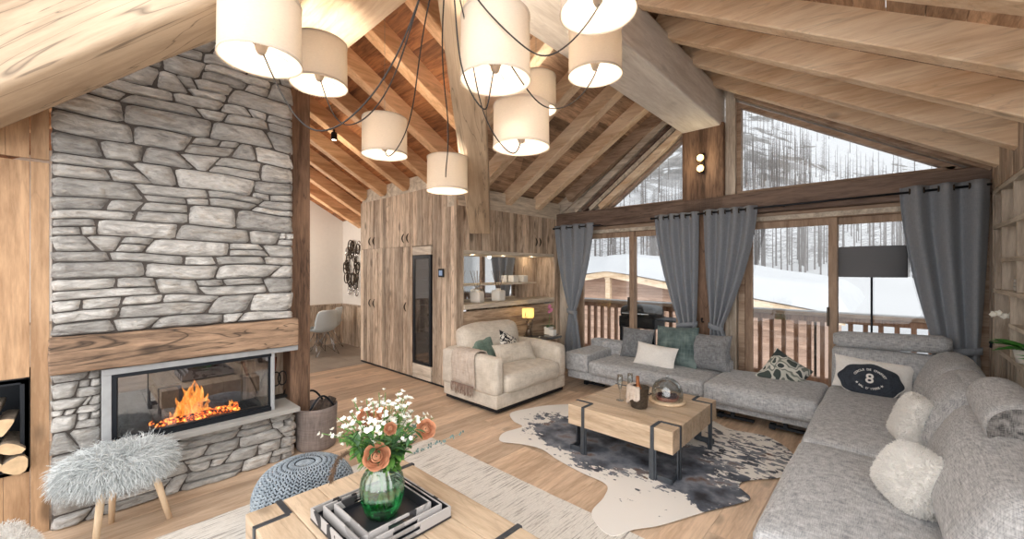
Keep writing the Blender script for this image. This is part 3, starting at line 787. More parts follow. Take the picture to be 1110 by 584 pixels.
wpart(MB().box(-4.97,-4.55,YC+.03,YC+.45,.22,.24).box(-4.97,-4.55,YC+.03,YC+.45,1.73,1.75).box(-4.97,-4.95,YC+.03,YC+.45,.22,1.75).box(-4.57,-4.55,YC+.03,YC+.45,.22,1.75).box(-4.97,-4.55,YC+.43,YC+.45,.22,1.75), 'cabinet_body', M['black'])
wpart(MB().box(-4.975,-4.925,YC-.008,YC+.012,.23,1.75).box(-4.59,-4.545,YC-.008,YC+.012,.23,1.75).box(-4.925,-4.59,YC-.008,YC+.012,1.70,1.75).box(-4.925,-4.59,YC-.008,YC+.012,.23,.27), 'door_frame', M['black'], bevel=.002)
M['smoke'] = glass_mat('smoked_glass', (.6,.64,.7), 0, .5)
wpart(MB().box(-4.925,-4.59,YC-.002,YC+.004,.27,1.70), 'door_glass', M['smoke'])
for k in range(8): wpart(MB().box(-4.95,-4.57,YC+.05,YC+.42,.34+.175*k,.35+.175*k), 'shelf', M['steel'])
M['bottle'] = plain('dark_bottle_glass', (.02,.035,.025), .1, 0, spec=.8)
bt = None
rows = [(r, c) for r in (2, 3, 4, 6) for c in range(3)]
for i, (r, c) in enumerate(rows):
    z = .35+.175*r+.042; x = -4.87+.11*c
    b = MB().lathe([(.001,0),(.036,.0),(.038,.02),(.038,.19),(.014,.25),(.014,.31),(.001,.312)], n=12, R=Matrix.Rotation(-PI/2, 3, 'X')).xf(Matrix.Rotation(PI, 4, 'Z')).build('wine_bottle', M['bottle'])
    b.location = (x, YC+.40, z)
    tag(b, 'dark wine bottle lying on a shelf of the built-in wine cooler', 'bottle', 'bottles in the wine cooler')
th = empty('thermostat', (-4.29, YC-.02, 1.45), 0, 'small black square thermostat on the boards right of the wine cooler', 'thermostat')
MB().box(-.055,.055,-.014,.0,0,.11).build('housing', M['black'], th, bevel=.004)
MB().box(-.034,.034,-.017,-.0145,.022,.088).build('screen', emit('pale_screen', srgb(120,140,170), .35), th)
# niche: upper cupboard doors, counter, mirror, shelf
uc = empty('wall_cupboard', (XL-.2, 4.3, NZ1), 0, 'board-fronted wall cupboard above the mirrored bar niche', 'cupboard')
Lu = Matrix.Translation(-Vector((XL-.2, 4.3, NZ1)))
MB().box(XL-.36, XL-.005, 3.365, 5.245, NZ1+.02, 2.38).xf(Lu).build('carcass', W['cab'], uc)
for (a, b) in ((3.365, 4.0), (4.0, 4.82), (4.82, 5.245)):
    boards(MB(), a+.002, b-.002, NZ1+.04, 2.40, XL, 'y', 1, wmin=.07, wmax=.14, th=.02).xf(Lu).build('door', W['cab'], uc)
for y in (4.78, 4.87):
    h = leaf_handle(None, y, 1.97, XL+.02, 'y'); h.data.transform(Lu); h.parent = uc
MB().box(XL-.36, XL+.02, 3.36, 5.25, NZ1-.01, NZ1+.038).xf(Lu).build('light_rail', W['pale'], uc, bevel=.003)
o = MB().box(XL-.36, XL+.035, 3.36, 5.25, 1.035, NZ0).build('bar_counter', W['pale'], bevel=.004)
tag(o, 'thick whitewashed bar counter in the mirrored niche', 'counter')
M['mirror'] = plain('mirror_glass', (.92,.92,.92), .02, 1)
o = MB().box(XL-.355, XL-.345, 3.38, 4.72, NZ0, NZ1).build('bar_mirror', M['mirror']); tag(o, 'long mirror at the back of the bar niche reflecting the windows', 'mirror')
struct(boards(MB(), 4.72, 5.25, NZ0, NZ1, XL-.36, 'y', 1).build('wall_niche_back', W['cab']), 'boards at the back right of the bar niche', 'wall')
o = MB().box(XL-.345, XL-.18, 3.40, 5.05, 1.325, 1.35).build('niche_shelf', W['pale'], bevel=.002); tag(o, 'thin pale shelf across the mirror in the bar niche', 'shelf')
M['ceramic'] = plain('white_ceramic', srgb(226,222,214), .4)
M['reed'] = plain('brown_reed', srgb(108,90,74), .8)
def diffuser(x, y, z, lb, s=1.0):
    d = empty('reed_diffuser', (x,y,z), rnd(0,.4), lb, 'reed diffuser', 'reed diffusers on the bar counter')
    MB().rbox(.13*s,.13*s,.13*s,.02*s,(0,0,.065*s)).build('jar', M['ceramic'], d)
    MB().lathe([(.001,.128*s),(.03*s,.128*s),(.03*s,.15*s),(.001,.151*s)], n=16).build('neck', M['ceramic'], d)
    for k in range(6):
        a = k*1.05; q = .09*s
        MB().tube([(0,0,.1*s),(q*math.cos(a)*1.0, q*math.sin(a), .36*s)], .0028, 5).build('reed', M['reed'], d)
diffuser(-4.13, 3.73, NZ0, 'white square reed diffuser on the left of the bar counter', 1.2)
diffuser(-4.11, 4.12, NZ0, 'white round-edged reed diffuser in the middle of the bar counter', 1.2)
for y, lb in ((4.60, 'left of the two small white pots on the niche shelf'), (4.82, 'right of the two small white pots on the niche shelf')):
    p = empty('white_pot', (-4.26, y, 1.35), 0, lb, 'pot', 'white pots on the niche shelf')
    MB().rbox(.12,.12,.11,.012,(0,0,.055)).build('pot', M['ceramic'], p)
    MB().tube([(0,0,.11),(.01,.02,.26)], .003, 5).build('twig', M['reed'], p)

# dining recess: table and shell chairs, metal art
M['shell'] = plain('white_plastic_shell', srgb(196,204,206), .35)
M['wire'] = plain('chrome_wire', srgb(170,170,170), .25, 1)
def shell_chair(x, y, rz, lb):
    c = empty('shell_chair', (x,y,0), rz, lb, 'chair', 'white shell chairs at the dining table')
    mb = MB(); n = 14; m = 16; vs = []
    prof = [(.24,.41),(.22,.435),(.12,.425),(0,.415),(-.12,.42),(-.19,.46),(-.22,.54),(-.24,.64),(-.26,.74),(-.27,.80),(-.268,.83)]
    wd = [.17,.21,.235,.24,.235,.225,.22,.215,.20,.17,.11]
    up = [.01,.03,.06,.07,.08,.09,.07,.04,.02,.01,0]
    for (p, w, u) in zip(prof, wd, up):
        for k in range(n+1):
            s = -1+2*k/n; vs.append((s*w, p[0] + (0.05*abs(s)**2 if p[1] > .5 else 0), p[1] + u*abs(s)**2.5))
    fs = [(i*(n+1)+k, i*(n+1)+k+1, (i+1)*(n+1)+k+1, (i+1)*(n+1)+k) for i in range(len(prof)-1) for k in range(n)]
    mb.add(vs, fs, .5, True); o = mb.build('shell', M['shell'], c); md = o.modifiers.new('t', 'SOLIDIFY'); md.thickness = .008
    for sx in (-1, 1):
        for sy in (-1, 1):
            MB().tube([(sx*.10, sy*.05-.0, .40), (sx*.22, sy*.22, .01)], .006, 6).build('leg', M['wire'], c)
            mb = MB(); mb.tube([(sx*.22, sy*.22, .012), (-sx*.06, sy*.08, .26), (-sx*.08, -sy*.02, .39)], .004, 5); mb.build('brace', M['wire'], c)
shell_chair(-7.55, 3.02, PI*.55, 'white shell chair with wire legs standing nearest the dining wainscot')
shell_chair(-7.95, 3.30, PI*.75, 'white shell chair half hidden behind the nearer dining chair')
dt = empty('dining_table', (-8.0, 2.35, 0), 0, 'oak topped dining table glimpsed past the weathered post', 'table')
MB().box(-.45,.38,-.8,.42,.70,.745).build('tabletop', W['table'], dt, bevel=.004)
for sx, sy in ((-.38,-.7),(.30,-.7),(-.38,.32),(.30,.32)): MB().box(sx,sx+.06,sy,sy+.06,0,.70).build('leg', M['black'], dt)
ar = empty('wall_art', (-7.98, YD-.03, 1.1), 0, 'black and silver metal ring sculpture hanging on the white dining wall', 'wall art')
R_ = random.Random(5); mb = MB(); mb2 = MB()
for k in range(46):
    cx, cz, r = R_.uniform(-.30,.30), R_.uniform(.02,.95), R_.uniform(.04,.10)
    (mb if k % 3 else mb2).tube([(cx+r*math.cos(t*PI/8), -.01-.02*R_.random()*0-.01*(k % 3), cz+r*1.2*math.sin(t*PI/8)) for t in range(17)], .012, 6)
mb.build('black_rings', M['darkmetal'], ar); mb2.build('silver_rings', M['chrome'], ar)
# small ceiling spot
sp = empty('ceiling_spot', (-6.9, 1.9, 0), 0, 'small black spotlight on a rafter in the dining wing', 'spotlight')
sp.location = (-5.1, 2.2, zw(2.2)-.12)
MB().lathe([(.001,0),(.035,0),(.038,.01),(.034,.09),(.012,.1),(.012,.13),(.001,.13)], n=16).build('housing', M['black'], sp)
MB().lathe([(.001,-.002),(.028,-.002),(.028,.002),(.001,.002)], n=16).build('lens', emit('spot_lens', (1,.85,.6), 4), sp)
# ------------------------------------------------------------------ fabrics
F_ = {}
F_['sofa'] = fabric('grey_woven_upholstery', srgb(126,128,132), srgb(206,207,208), 300, weave=.55, blotch=.05)
F_['cream'] = fabric('cream_chenille', srgb(190,180,166), srgb(216,207,194), 160, weave=.6, blotch=.5)
F_['grey'] = fabric('mid_grey_linen', srgb(96,98,102), srgb(150,152,154), 230, weave=.6, blotch=.2)
F_['teal'] = fabric('teal_grey_velvet', srgb(68,84,84), srgb(118,134,132), 60, weave=.4, blotch=1.0)
F_['sage'] = fabric('sage_green_velvet', srgb(86,104,94), srgb(124,142,130), 60, weave=.4, blotch=1.0)
F_['throw'] = fabric('beige_knit_throw', srgb(176,160,146), srgb(208,196,184), 130, weave=.6, blotch=.3)
F_['cur'] = fabric('blue_grey_curtain_cloth', srgb(122,127,134), srgb(146,151,158), 300, weave=.4, blotch=.03)
M['fleece'] = plain('white_fleece', srgb(234,231,226), .95, nscale=60, namt=.06, bmp=.8)
def pattern_mat(name, cols, scale, thr, dist=1.2, stretch=(1,1,1)):
    m, nt, b = newmat(name); n = noise_n(nt, coords(nt, stretch), scale, .5, .4, dist)
    c = ramp(nt, n, [(t, q) for t, q in zip(thr, cols)], 'CONSTANT'); nt.links.new(c, b.inputs['Base Color']); b.inputs['Roughness'].default_value = .9; return m
M['camo'] = pattern_mat('grey_green_camouflage', [srgb(66,76,72), srgb(196,196,186), srgb(120,126,118), srgb(210,208,198), srgb(58,66,66)], 9, [0, .40, .48, .53, .60], .5)
M['zebra'] = pattern_mat('black_white_squiggle', [srgb(28,28,34), srgb(222,218,210), srgb(28,28,34), srgb(222,218,210), srgb(28,28,34)], 9, [0, .36, .45, .53, .62], 1.2)

def scatter_cushion(name, w, h, t, loc, rot, mat, label, group='scatter cushions', seed=0, piping=None, **k):
    """local: width X, height Z, facing -Y, base at origin"""
    c = empty(name, loc, 0, label, 'cushion', group); c.rotation_euler = rot
    mb = pillow_mb(w, h, t, seed=seed, **k); mb.xf(Matrix.Translation((0,0,h/2*.97)))
    o = mb.build('cushion_cover', mat, c)
    if piping:
        pts = []
        for i in range(49):
            a = i/48*4; sd = int(a) % 4; f = a-int(a); q = -1+2*f
            e = 1-.07*(1-q*q)
            u, v = [(q, -e), (e, q), (-q, e), (-e, -q)][sd]
            pts.append((u*w/2, 0, v*h/2+h/2*.97))
        MB().tube(pts, .005, 6, caps=False).build('piping', piping, c)
    return c
def strands(mb, pts, L, r, droop, spread=.4, curl=.25, segs=3, seed=0, sides=3):
    R = random.Random(seed)
    for (p, nrm) in pts:
        d = (Vector(nrm) + Vector((R.uniform(-1,1), R.uniform(-1,1), R.uniform(-1,1)))*spread).normalized()
        q = Vector(p); P = [q.copy()]; l = L*R.uniform(.6,1.15)/segs; cv = Vector((R.uniform(-1,1), R.uniform(-1,1), R.uniform(-1,1)))*curl
        for s in range(segs):
            d = (d + Vector((0,0,-droop)) + cv*.5).normalized(); q = q + d*l; P.append(q.copy())
        mb.tube(P, [r*(1-.85*i/segs) for i in range(segs+1)], sides, R.random(), caps=False)
    return mb
def surf_pts(mb, n, seed=0, zmin=None):
    R = random.Random(seed); tri = []; ar = []; tot = 0
    for f in mb.f:
        v = [Vector(mb.v[i]) for i in f]
        if len(v) < 4: continue
        nn = (v[2]-v[0]).cross(v[3]-v[1]); a = nn.length*.5
        if a < 1e-9: continue
        tot += a; ar.append(tot); tri.append((v, nn.normalized()))
    import bisect
    out = []
    for _ in range(n):
        v, nn = tri[bisect.bisect(ar, R.random()*tot) if tot else 0]
        a, b = R.random(), R.random()
        p = v[0]*(1-a)*(1-b) + v[1]*a*(1-b) + v[2]*a*b + v[3]*(1-a)*b
        out.append((p, nn))
    return out
def fleece_cushion(name, w, h, t, loc, rot, label, n=3500, seed=0, L=.018):
    c = empty(name, loc, 0, label, 'cushion', 'white fleece cushions'); c.rotation_euler = rot
    mb = MB().rbox(w, t, h, min(w,t,h)*.47, (0,0,h/2*.97), (0,t*.08,0), 12, nz=.014, nsc=7, seed=seed)
    pts = surf_pts(mb, n, seed); cc = Vector((0,0,h/2))
    pts = [(p, q if q.dot(p-cc) > 0 else -q) for p, q in pts]
    mb.build('cushion_cover', M['fleece'], c)
    tag(strands(MB(), pts, L, .0035, .05, .8, .6, 2, seed).build('curly_fleece', M['fleece'], c), kind='stuff')
    return c

# ------------------------------------------------------------------ corner sofa
sf = empty('corner_sofa', (-1.3, 4.85, 0), 0, 'large light grey woven corner sofa along the windows and the shelf wall', 'sofa')
Ls = Matrix.Translation(-Vector((-1.3, 4.85, 0)))
def sp_(mb, nm, mat=None, par=None, **k): return mb.xf(Ls).build(nm, mat or F_['sofa'], par or sf, **k)
def rb(x0, x1, y0, y1, z0, z1, r=.03, puff=(0,0,0), nz=0, R=None, n=12, seed=0):
    return MB().rbox(x1-x0, y1-y0, z1-z0, r, ((x0+x1)/2, (y0+y1)/2, (z0+z1)/2), puff, n, nz=nz, nsc=3.2, seed=seed) if R is None else MB().rbox(x1-x0, y1-y0, z1-z0, r, (0,0,0), puff, n, R=R, nz=nz, nsc=3.2, seed=seed).xf(Matrix.Translation(((x0+x1)/2, (y0+y1)/2, (z0+z1)/2)))
sp_(rb(-3.16, -.44, 4.47, 5.22, .12, .225, .02), 'base')
sp_(rb(-.40, .56, 2.02, 5.22, .12, .235, .02), 'base')
sp_(rb(-3.17, -2.83, 4.44, 5.20, .225, .46, .02, (.004,.004,.006)), 'side_block')
sp_(rb(-3.17, -2.6, 5.06, 5.24, .30, .555, .02, (.0,.01,.0)), 'low_back')
sp_(rb(-2.82, -1.42, 4.43, 5.18, .21, .385, .045, (.0,.02,.022), .006, seed=1), 'seat_cushion')
sp_(rb(-1.41, -.45, 4.36, 5.20, .20, .40, .05, (.0,.02,.03), .006, seed=2), 'seat_cushion')
sp_(rb(-.445, .20, 3.30, 5.02, .22, .43, .05, (.012,.0,.03), .008, seed=3), 'seat_cushion')
sp_(rb(-.445, .20, 2.0, 3.285, .22, .43, .05, (.012,.01,.025), .008, seed=4), 'seat_cushion')
sp_(rb(-2.8, -1.33, 5.10, 5.22, .25, .50, .03), 'low_back')
# back panel + roll facing the room at the corner
sp_(rb(-.42, .36, 4.99, 5.16, .36, .80, .04, (0,.02,.01), .004), 'backrest')
def roll(p0, p1, r, sx=1.0):
    p0, p1 = Vector(p0), Vector(p1); mb = MB(); n = 14; pts = []; rs = []
    for i in range(n+1):
        t = i/n; pts.append(p0.lerp(p1, t)); e = min(t, 1-t)*(p1-p0).length; rs.append(r*(1 if e > .03 else (1-(1-e/.03)**2*.35)))
    return mb.tube(pts, rs, 20)
sp_(roll((-.41, 5.07, .872), (.385, 5.07, .905), .078), 'head_roll')
# leaning back cushions along the shelf wall
def back(y0, y1, x0, top, seed, lean=24, hh=.47, th=.24):
    R = Matrix.Rotation(math.radians(lean), 3, 'Y')
    cx = x0 + .20; cz = .40 + hh/2
    return MB().rbox(th, y1-y0-.008, hh, .09, (0,0,0), (.05,.0,.03), 12, R=R, nz=.010, nsc=3, seed=seed).xf(Matrix.Translation((cx, (y0+y1)/2, cz)))
sp_(back(4.22, 4.97, .12, .9, 5), 'back_cushion'); sp_(back(3.44, 4.21, .12, .9, 6), 'back_cushion'); sp_(back(2.03, 3.43, .12, .9, 7, 28, .41), 'back_cushion')
sp_(rb(.44, .60, 2.02, 5.2, .2, .66, .03), 'rear_frame')
M['rollend'] = fabric('dark_flecked_weave', srgb(60,60,62), srgb(160,158,156), 420, weave=.8, blotch=.1)
hr = sp_(roll((.42, 2.74, .845), (.42, 3.42, .86), .115), 'head_roll')
sp_(MB().lathe([(.001,0),(.108,0),(.112,.004)], n=24, R=Matrix.Rotation(PI/2, 3, 'X')).xf(Matrix.Translation((.42, 2.738, .845))), 'roll_end', M['rollend'], hr)
for i, (x, y, dx) in enumerate(((-2.95,4.6,.26),(-1.28,4.52,.30),(-.82,4.52,.28))):
    sp_(MB().box(x-.02-dx*0, x+dx, y, y+.05, .045, .065).box(x+dx*.3, x+dx*.42, y+.005, y+.045, .06, .125).box(x-.03,x+.02,y-.01,y+.06,.03,.075), 'sled_foot', M['black'], bevel=.003)
sp_(MB().box(-.39,-.36,2.06,2.12,0,.12), 'foot', M['black']); sp_(MB().box(.45,.5,2.06,2.12,0,.12), 'foot', M['black'])
# cushions on the window part
scatter_cushion('scatter_cushion', .44, .40, .15, (-2.44, 4.97, .395), (math.radians(-16),0,0), F_['grey'], 'grey linen back cushion at the left end of the window sofa', 'grey linen back cushions', 1)
scatter_cushion('scatter_cushion', .52, .48, .17, (-1.90, 4.90, .395), (math.radians(-17),math.radians(-3),math.radians(-4)), F_['teal'], 'large teal-grey velvet cushion in the middle of the window sofa', None, 2, piping=F_['teal'])
scatter_cushion('scatter_cushion', .46, .42, .17, (-1.53, 4.94, .40), (math.radians(-15),0,math.radians(4)), F_['grey'], 'grey linen back cushion right of the teal velvet cushion', 'grey linen back cushions', 3)
scatter_cushion('scatter_cushion', .50, .28, .12, (-2.08, 4.70, .385), (math.radians(-24),math.radians(4),math.radians(2)), M['fleece'], 'oblong cream plush cushion leaning in front of the teal cushion', None, 4)
scatter_cushion('scatter_cushion', .38, .38, .16, (-.89, 4.92, .33), (math.radians(-24),math.radians(34),math.radians(10)), M['camo'], 'green and grey camouflage cushion tipped on a corner by the glass', None, 5)
# round 8 cushion with its lettering and the linen one behind it
scatter_cushion('scatter_cushion', .56, .30, .10, (-.13, 4.90, .445), (math.radians(-18),math.radians(3),0), M['fleece'], 'oblong off-white cushion behind the dark round number 8 cushion', None, 6)
rc = empty('round_cushion', (-.145, 4.79, .41), 0, 'dark round cushion with a white figure 8 and curved white lettering', 'cushion')
rc.scale = (.93,.93,.93); rc.rotation_euler = (math.radians(-24), math.radians(3), 0)
def round_mb():
    mb = MB(); n = 64; m = 10
    for sg in (-1, 1):
        vs = []
        for i in range(m+1):
            r = i/m
            for k in range(n):
                a = 2*PI*k/n; sc = 1 + .035*math.cos(8*a+.6)*r**4; th = .055*(1-r**3)**.6
                vs.append((.222*r*sc*math.cos(a)*1.08, sg*(th+.0*k), .165*r*sc*math.sin(a)+.165))
        fs = [(i*n+k, i*n+(k+1)%n, (i+1)*n+(k+1)%n, (i+1)*n+k)[::(1 if sg < 0 else -1)] for i in range(m) for k in range(n)]
        mb.add(vs, fs, .5, True)
    return mb
M['inkblue'] = fabric('charcoal_blue_cotton', srgb(44,50,58), srgb(66,72,82), 200, weave=.5)
round_mb().build('cushion_cover', M['inkblue'], rc)
M['whiteprint'] = plain('white_print', srgb(232,230,226), .8)
mb = MB(); mb.tube([(.24*(1+.035*math.cos(8*a+.6))*math.cos(a), .0, .165*(1+.035*math.cos(8*a+.6))*math.sin(a)+.165) for a in [2*PI*k/64 for k in range(65)]], .004, 5, caps=False); mb.build('white_edge', M['whiteprint'], rc)
def text_mesh(s, size, name, mat, par, M4, ext=.0015):
    cu = bpy.data.curves.new(name, 'FONT'); cu.body = s; cu.size = size; cu.extrude = ext; cu.align_x = 'CENTER'; cu.align_y = 'CENTER'; cu.offset = size*.02
    o = bpy.data.objects.new(name, cu); col.objects.link(o); bpy.context.view_layer.update()
    me = bpy.data.meshes.new_from_object(o); bpy.data.objects.remove(o); me.transform(M4); me.materials.clear(); me.materials.append(mat)
    n = bpy.data.objects.new(name, me); col.objects.link(n); n.parent = par; return n
RXm = Matrix.Rotation(PI/2, 4, 'X')
def on_round(x, z): return Matrix.Translation((x, -.0565*max(.2,(1-min(1, math.hypot(x/.24, (z-.165)/.165))**3))**.6 - .0015, z))
text_mesh('8', .125, 'figure_eight', M['whiteprint'], rc, on_round(0,.172) @ RXm)
def arc_text(s, r, a0, a1, size, flip, name):
    parts = []
    for i, ch in enumerate(s):
        if ch == ' ': continue
        a = math.radians(a0 + (a1-a0)*i/(len(s)-1)); x = r*1.22*math.cos(a); z = .168 + r*math.sin(a)
        rot = (a - PI/2) if not flip else (a + PI/2)
        parts.append((ch, on_round(x, z) @ Matrix.Rotation(-rot, 4, 'Y') @ RXm))
    h = None
    vs = []; fs = []
    for ch, m4 in parts:
        o = text_mesh(ch, size, 'tmp', M['whiteprint'], None, m4); b = len(vs)
        vs += [tuple(v.co) for v in o.data.vertices]; fs += [tuple(i+b for i in p.vertices) for p in o.data.polygons]; bpy.data.objects.remove(o)
    me = bpy.data.meshes.new(name); me.from_pydata(vs, [], fs); me.materials.append(M['whiteprint']); o = bpy.data.objects.new(name, me); col.objects.link(o); o.parent = rc
arc_text('CERCLE DE CHARVET', .095, 158, 22, .027, False, 'upper_lettering')
arc_text("\u2605 VAL D'ISERE \u2605", .088, 212, 328, .026, True, 'lower_lettering')
# fleece cushions on the right part
fleece_cushion('fleece_cushion', .30, .31, .13, (.05, 3.66, .44), (math.radians(-20), 0, math.radians(-78)), 'white curly fleece cushion leaning further along the right seat', 6000, 8, .015)
fleece_cushion('fleece_cushion', .30, .29, .19, (.02, 2.66, .44), (math.radians(-28), math.radians(8), math.radians(-58)), 'white curly fleece cushion nearest the camera on the right seat', 9000, 9, .017)

# ------------------------------------------------------------------ cream armchair
lv = empty('armchair', (-3.5, 3.63, 0), 0, 'wide cream chenille armchair with a throw over its near arm', 'armchair')
Ll = Matrix.Translation(-Vector((-3.5, 3.63, 0)))
def lp(mb, nm, mat=None, **k): return mb.xf(Ll).build(nm, mat or F_['cream'], lv, **k)
lp(rb(-3.95, -3.04, 3.02, 4.26, .06, .22, .02, (.004,.004,0)), 'base')
lp(rb(-3.96, -3.03, 3.0, 3.13, .20, .605, .04, (.006,.012,.012), .004), 'arm'); lp(rb(-3.96, -3.03, 4.10, 4.27, .20, .60, .05, (.01,.015,.03), .004), 'arm')
lp(rb(-3.97, -3.78, 3.06, 4.22, .2, .62, .05), 'back_frame')
lp(rb(-3.74, -2.99, 3.14, 4.09, .21, .41, .05, (.03,.0,.035), .006, seed=4), 'seat_cushion')
lp(MB().rbox(.24, .98, .44, .10, (0,0,0), (.05,0,.03), 12, R=Matrix.Rotation(math.radians(-12), 3, 'Y'), nz=.012, nsc=3).xf(Matrix.Translation((-3.78, 3.62, .64))), 'back_cushion')
lp(MB().box(-3.93,-3.06,3.05,4.23,.02,.06), 'plinth', M['black'])
scatter_cushion('scatter_cushion', .34, .32, .12, (-3.55, 3.36, .43), (math.radians(-24), math.radians(-6), math.radians(78)), F_['sage'], 'sage green velvet cushion on the cream armchair', None, 11)
scatter_cushion('scatter_cushion', .36, .36, .12, (-3.50, 3.72, .42), (math.radians(-26), math.radians(24), math.radians(92)), M['zebra'], 'black and white squiggle cushion standing on a corner on the armchair', None, 12)
scatter_cushion('scatter_cushion', .62, .25, .12, (-3.32, 3.66, .43), (math.radians(-28), 0, math.radians(82)), F_['cream'], 'oblong cream cushion at the front of the armchair pile', None, 13)
# throw
tb = empty('throw_blanket', (-3.5, 3.0, .6), 0, 'beige knitted throw with long brown fringe over the armchair arm', 'throw')
prof = [(3.30,.44),(3.22,.50),(3.17,.575),(3.14,.63),(3.07,.642),(3.01,.632),(2.975,.60),(2.965,.52),(2.965,.42),(2.965,.33),(2.965,.255)]
mb = MB(); n = 22; vs = []
for i, (y, z) in enumerate(prof):
    for k in range(n+1):
        s = k/n; x = -3.70 + .37*s + .012*math.sin(i*.8) - .02*i/10*(1-s)
        f = .008*math.sin(s*16+i*.12)*min(1, i/4)
        vs.append((x+3.5, y-3.0 - abs(f) if i > 4 else y-3.0, z-.6 + (abs(f) if i <= 5 else 0)))
mb.add(vs, [(i*(n+1)+k, i*(n+1)+k+1, (i+1)*(n+1)+k+1, (i+1)*(n+1)+k) for i in range(len(prof)-1) for k in range(n)], .5, True)
o = mb.build('knitted_cloth', F_['throw'], tb); md = o.modifiers.new('t', 'SOLIDIFY'); md.thickness = .010; md.offset = 1
mb = MB(); M['fringe'] = plain('brown_fringe', srgb(134,112,100), .9)
for k in range(60):
    x = -3.72+.385*k/59; y0 = -.042
    mb.tube([(x+3.5, y0, -.335), (x+3.5+rnd(-.008,.008), y0-.006+rnd(-.006,.004), -.39), (x+3.5+rnd(-.014,.014), y0+rnd(-.012,.0), -.45+rnd(-.015,.015))], [.0035,.003,.002], 4)
tag(mb.build('fringe', M['fringe'], tb), kind='stuff')
# ------------------------------------------------------------------ coffee tables
def coffee_table(x0, x1, y0, y1, lb):
    cx, cy = (x0+x1)/2, (y0+y1)/2; t = empty('coffee_table', (cx, cy, 0), 0, lb, 'coffee table', None)
    lx, ly = (x1-x0)/2, (y1-y0)/2; n = 5; z0, z1 = .235, .40
    w = 2*ly/n
    for i in range(n):
        MB().box(-lx, lx, -ly+w*i+.0015, -ly+w*(i+1)-.0015, z0, z1-rnd(0,.0015), random.random()).build('timber', W['table'], t, bevel=.004)
    a = .15; th = .006; q = .014
    for sx in (-1, 1):
        for sy in (-1, 1):
            X, Y = sx*(lx-a), sy*(ly-a*.95)
            mb = MB()
            # corner strap: two sides down, L on the top
            xe, ye = sx*(lx+.0), sy*(ly+.0)
            def bx(xa, xb, ya, yb, za, zb): mb.box(min(xa,xb), max(xa,xb), min(ya,yb), max(ya,yb), za, zb)
            bx(X-q, X+q, Y, ye+sy*th, z1-.001, z1+.0035); bx(X, xe+sx*th, Y-q, Y+q, z1-.0012, z1+.003)
            bx(X-q, X+q, ye, ye+sy*th, 0, z1+.003); bx(xe, xe+sx*th, Y-q, Y+q, 0, z1+.003)
            bx(X-q*2.4, X+q*2.4, ye-sy*.05, ye+sy*th, .0, z0-.002) if False else None
            mb.build('corner_strap', M['steel'], t, bevel=.0015)
            mb = MB()
            def bz(xa, xb, ya, yb, za, zb): mb.box(min(xa,xb), max(xa,xb), min(ya,yb), max(ya,yb), za, zb)
            bz(X-.028, X+.028, ye-sy*.004, ye-sy*.016, 0, z0); bz(xe-sx*.004, xe-sx*.016, Y-.028, Y+.028, 0, z0)
            bz(X-.028, xe-sx*.004, ye-sy*.016, ye-sy*.1, 0, .012) if False else None
            bz(X-.03, xe-sx*.01, ye-sy*.016, ye-sy*.03, 0, .055); bz(xe-sx*.016, xe-sx*.03, ye-sy*.01, Y-.03*0, 0, .055)
            mb.build('leg', M['steel'], t, bevel=.002)
    return t
coffee_table(-2.02, -1.125, 2.87, 3.85, 'low oak coffee table with steel corner straps standing on the cowhide')
coffee_table(-2.22, -1.07, .54, 1.355, 'low oak coffee table with steel corner straps at the bottom edge')

# things on the far table
ib = empty('ice_bucket', (-1.535, 3.20, .4035), 0, 'dark metal ice bucket with a linen napkin over the rim', 'ice bucket')
M['bucket'] = plain('dark_hammered_metal', srgb(96,88,80), .45, .7, nscale=60, namt=.3, bmp=.4)
MB().lathe([(.001,.002),(.062,.002),(.067,.01),(.082,.165),(.086,.17),(.080,.172),(.063,.012),(.001,.01)], n=28).build('bucket', M['bucket'], ib)
MB().tube([(.085,-.02,.13),(.10,-.02,.125),(.10,.02,.125),(.085,.02,.13)], .005, 6).build('handle', M['black'], ib)
mb = MB(); n = 28; vs = []
cen = math.radians(222)
for i in range(8):
    for k in range(n+1):
        s = -1+2*k/n; a = cen + s*1.35
        r = .085 + .004*math.sin(s*22) + .006*i/7; L = [.0,.0,.006,.02,.05,.08,.11,.125][i]*(1-.35*abs(s)**2 + .12*math.sin(s*9))
        rr = [.05,.078,.09,.094,.095,.097,.10,.103][i] + .006*math.sin(s*20)*(i/7)
        vs.append((rr*math.cos(a), rr*math.sin(a), .180-L if i > 1 else .178+.004*i))
mb.add(vs, [(i*(n+1)+k, i*(n+1)+k+1, (i+1)*(n+1)+k+1, (i+1)*(n+1)+k) for i in range(7) for k in range(n)], .5, True)
o = mb.build('linen_napkin', F_['throw']); o.location = ib.location
tag(o, 'beige linen napkin draped over the front of the ice bucket', 'napkin'); md = o.modifiers.new('t', 'SOLIDIFY'); md.thickness = .003
bt = MB().lathe([(.001,0),(.037,0),(.039,.02),(.039,.17),(.02,.23),(.015,.25),(.015,.30),(.001,.302)], n=18, R=Matrix.Rotation(math.radians(-14), 3, 'Y') @ Matrix.Rotation(math.radians(-22), 3, 'X')).build('champagne_bottle', plain('copper_foil_glass', srgb(170,110,74), .3, .5))
bt.location = (-1.53, 3.19, .36); tag(bt, 'copper-necked bottle standing in the ice bucket', 'bottle')
def flute(x, y, lb):
    g = empty('champagne_flute', (x,y,.4035), 0, lb, 'glass', 'champagne flutes on the coffee table')
    mb = MB(); mb.lathe_open([(.001,.002),(.034,.002),(.034,.004),(.006,.008),(.0045,.012),(.0045,.085),(.012,.10),(.023,.14),(.026,.18),(.023,.225),(.021,.225),(.024,.18),(.021,.14),(.010,.103),(.001,.10)], n=20)
    mb.build('glass_bowl', M['clear'], g)
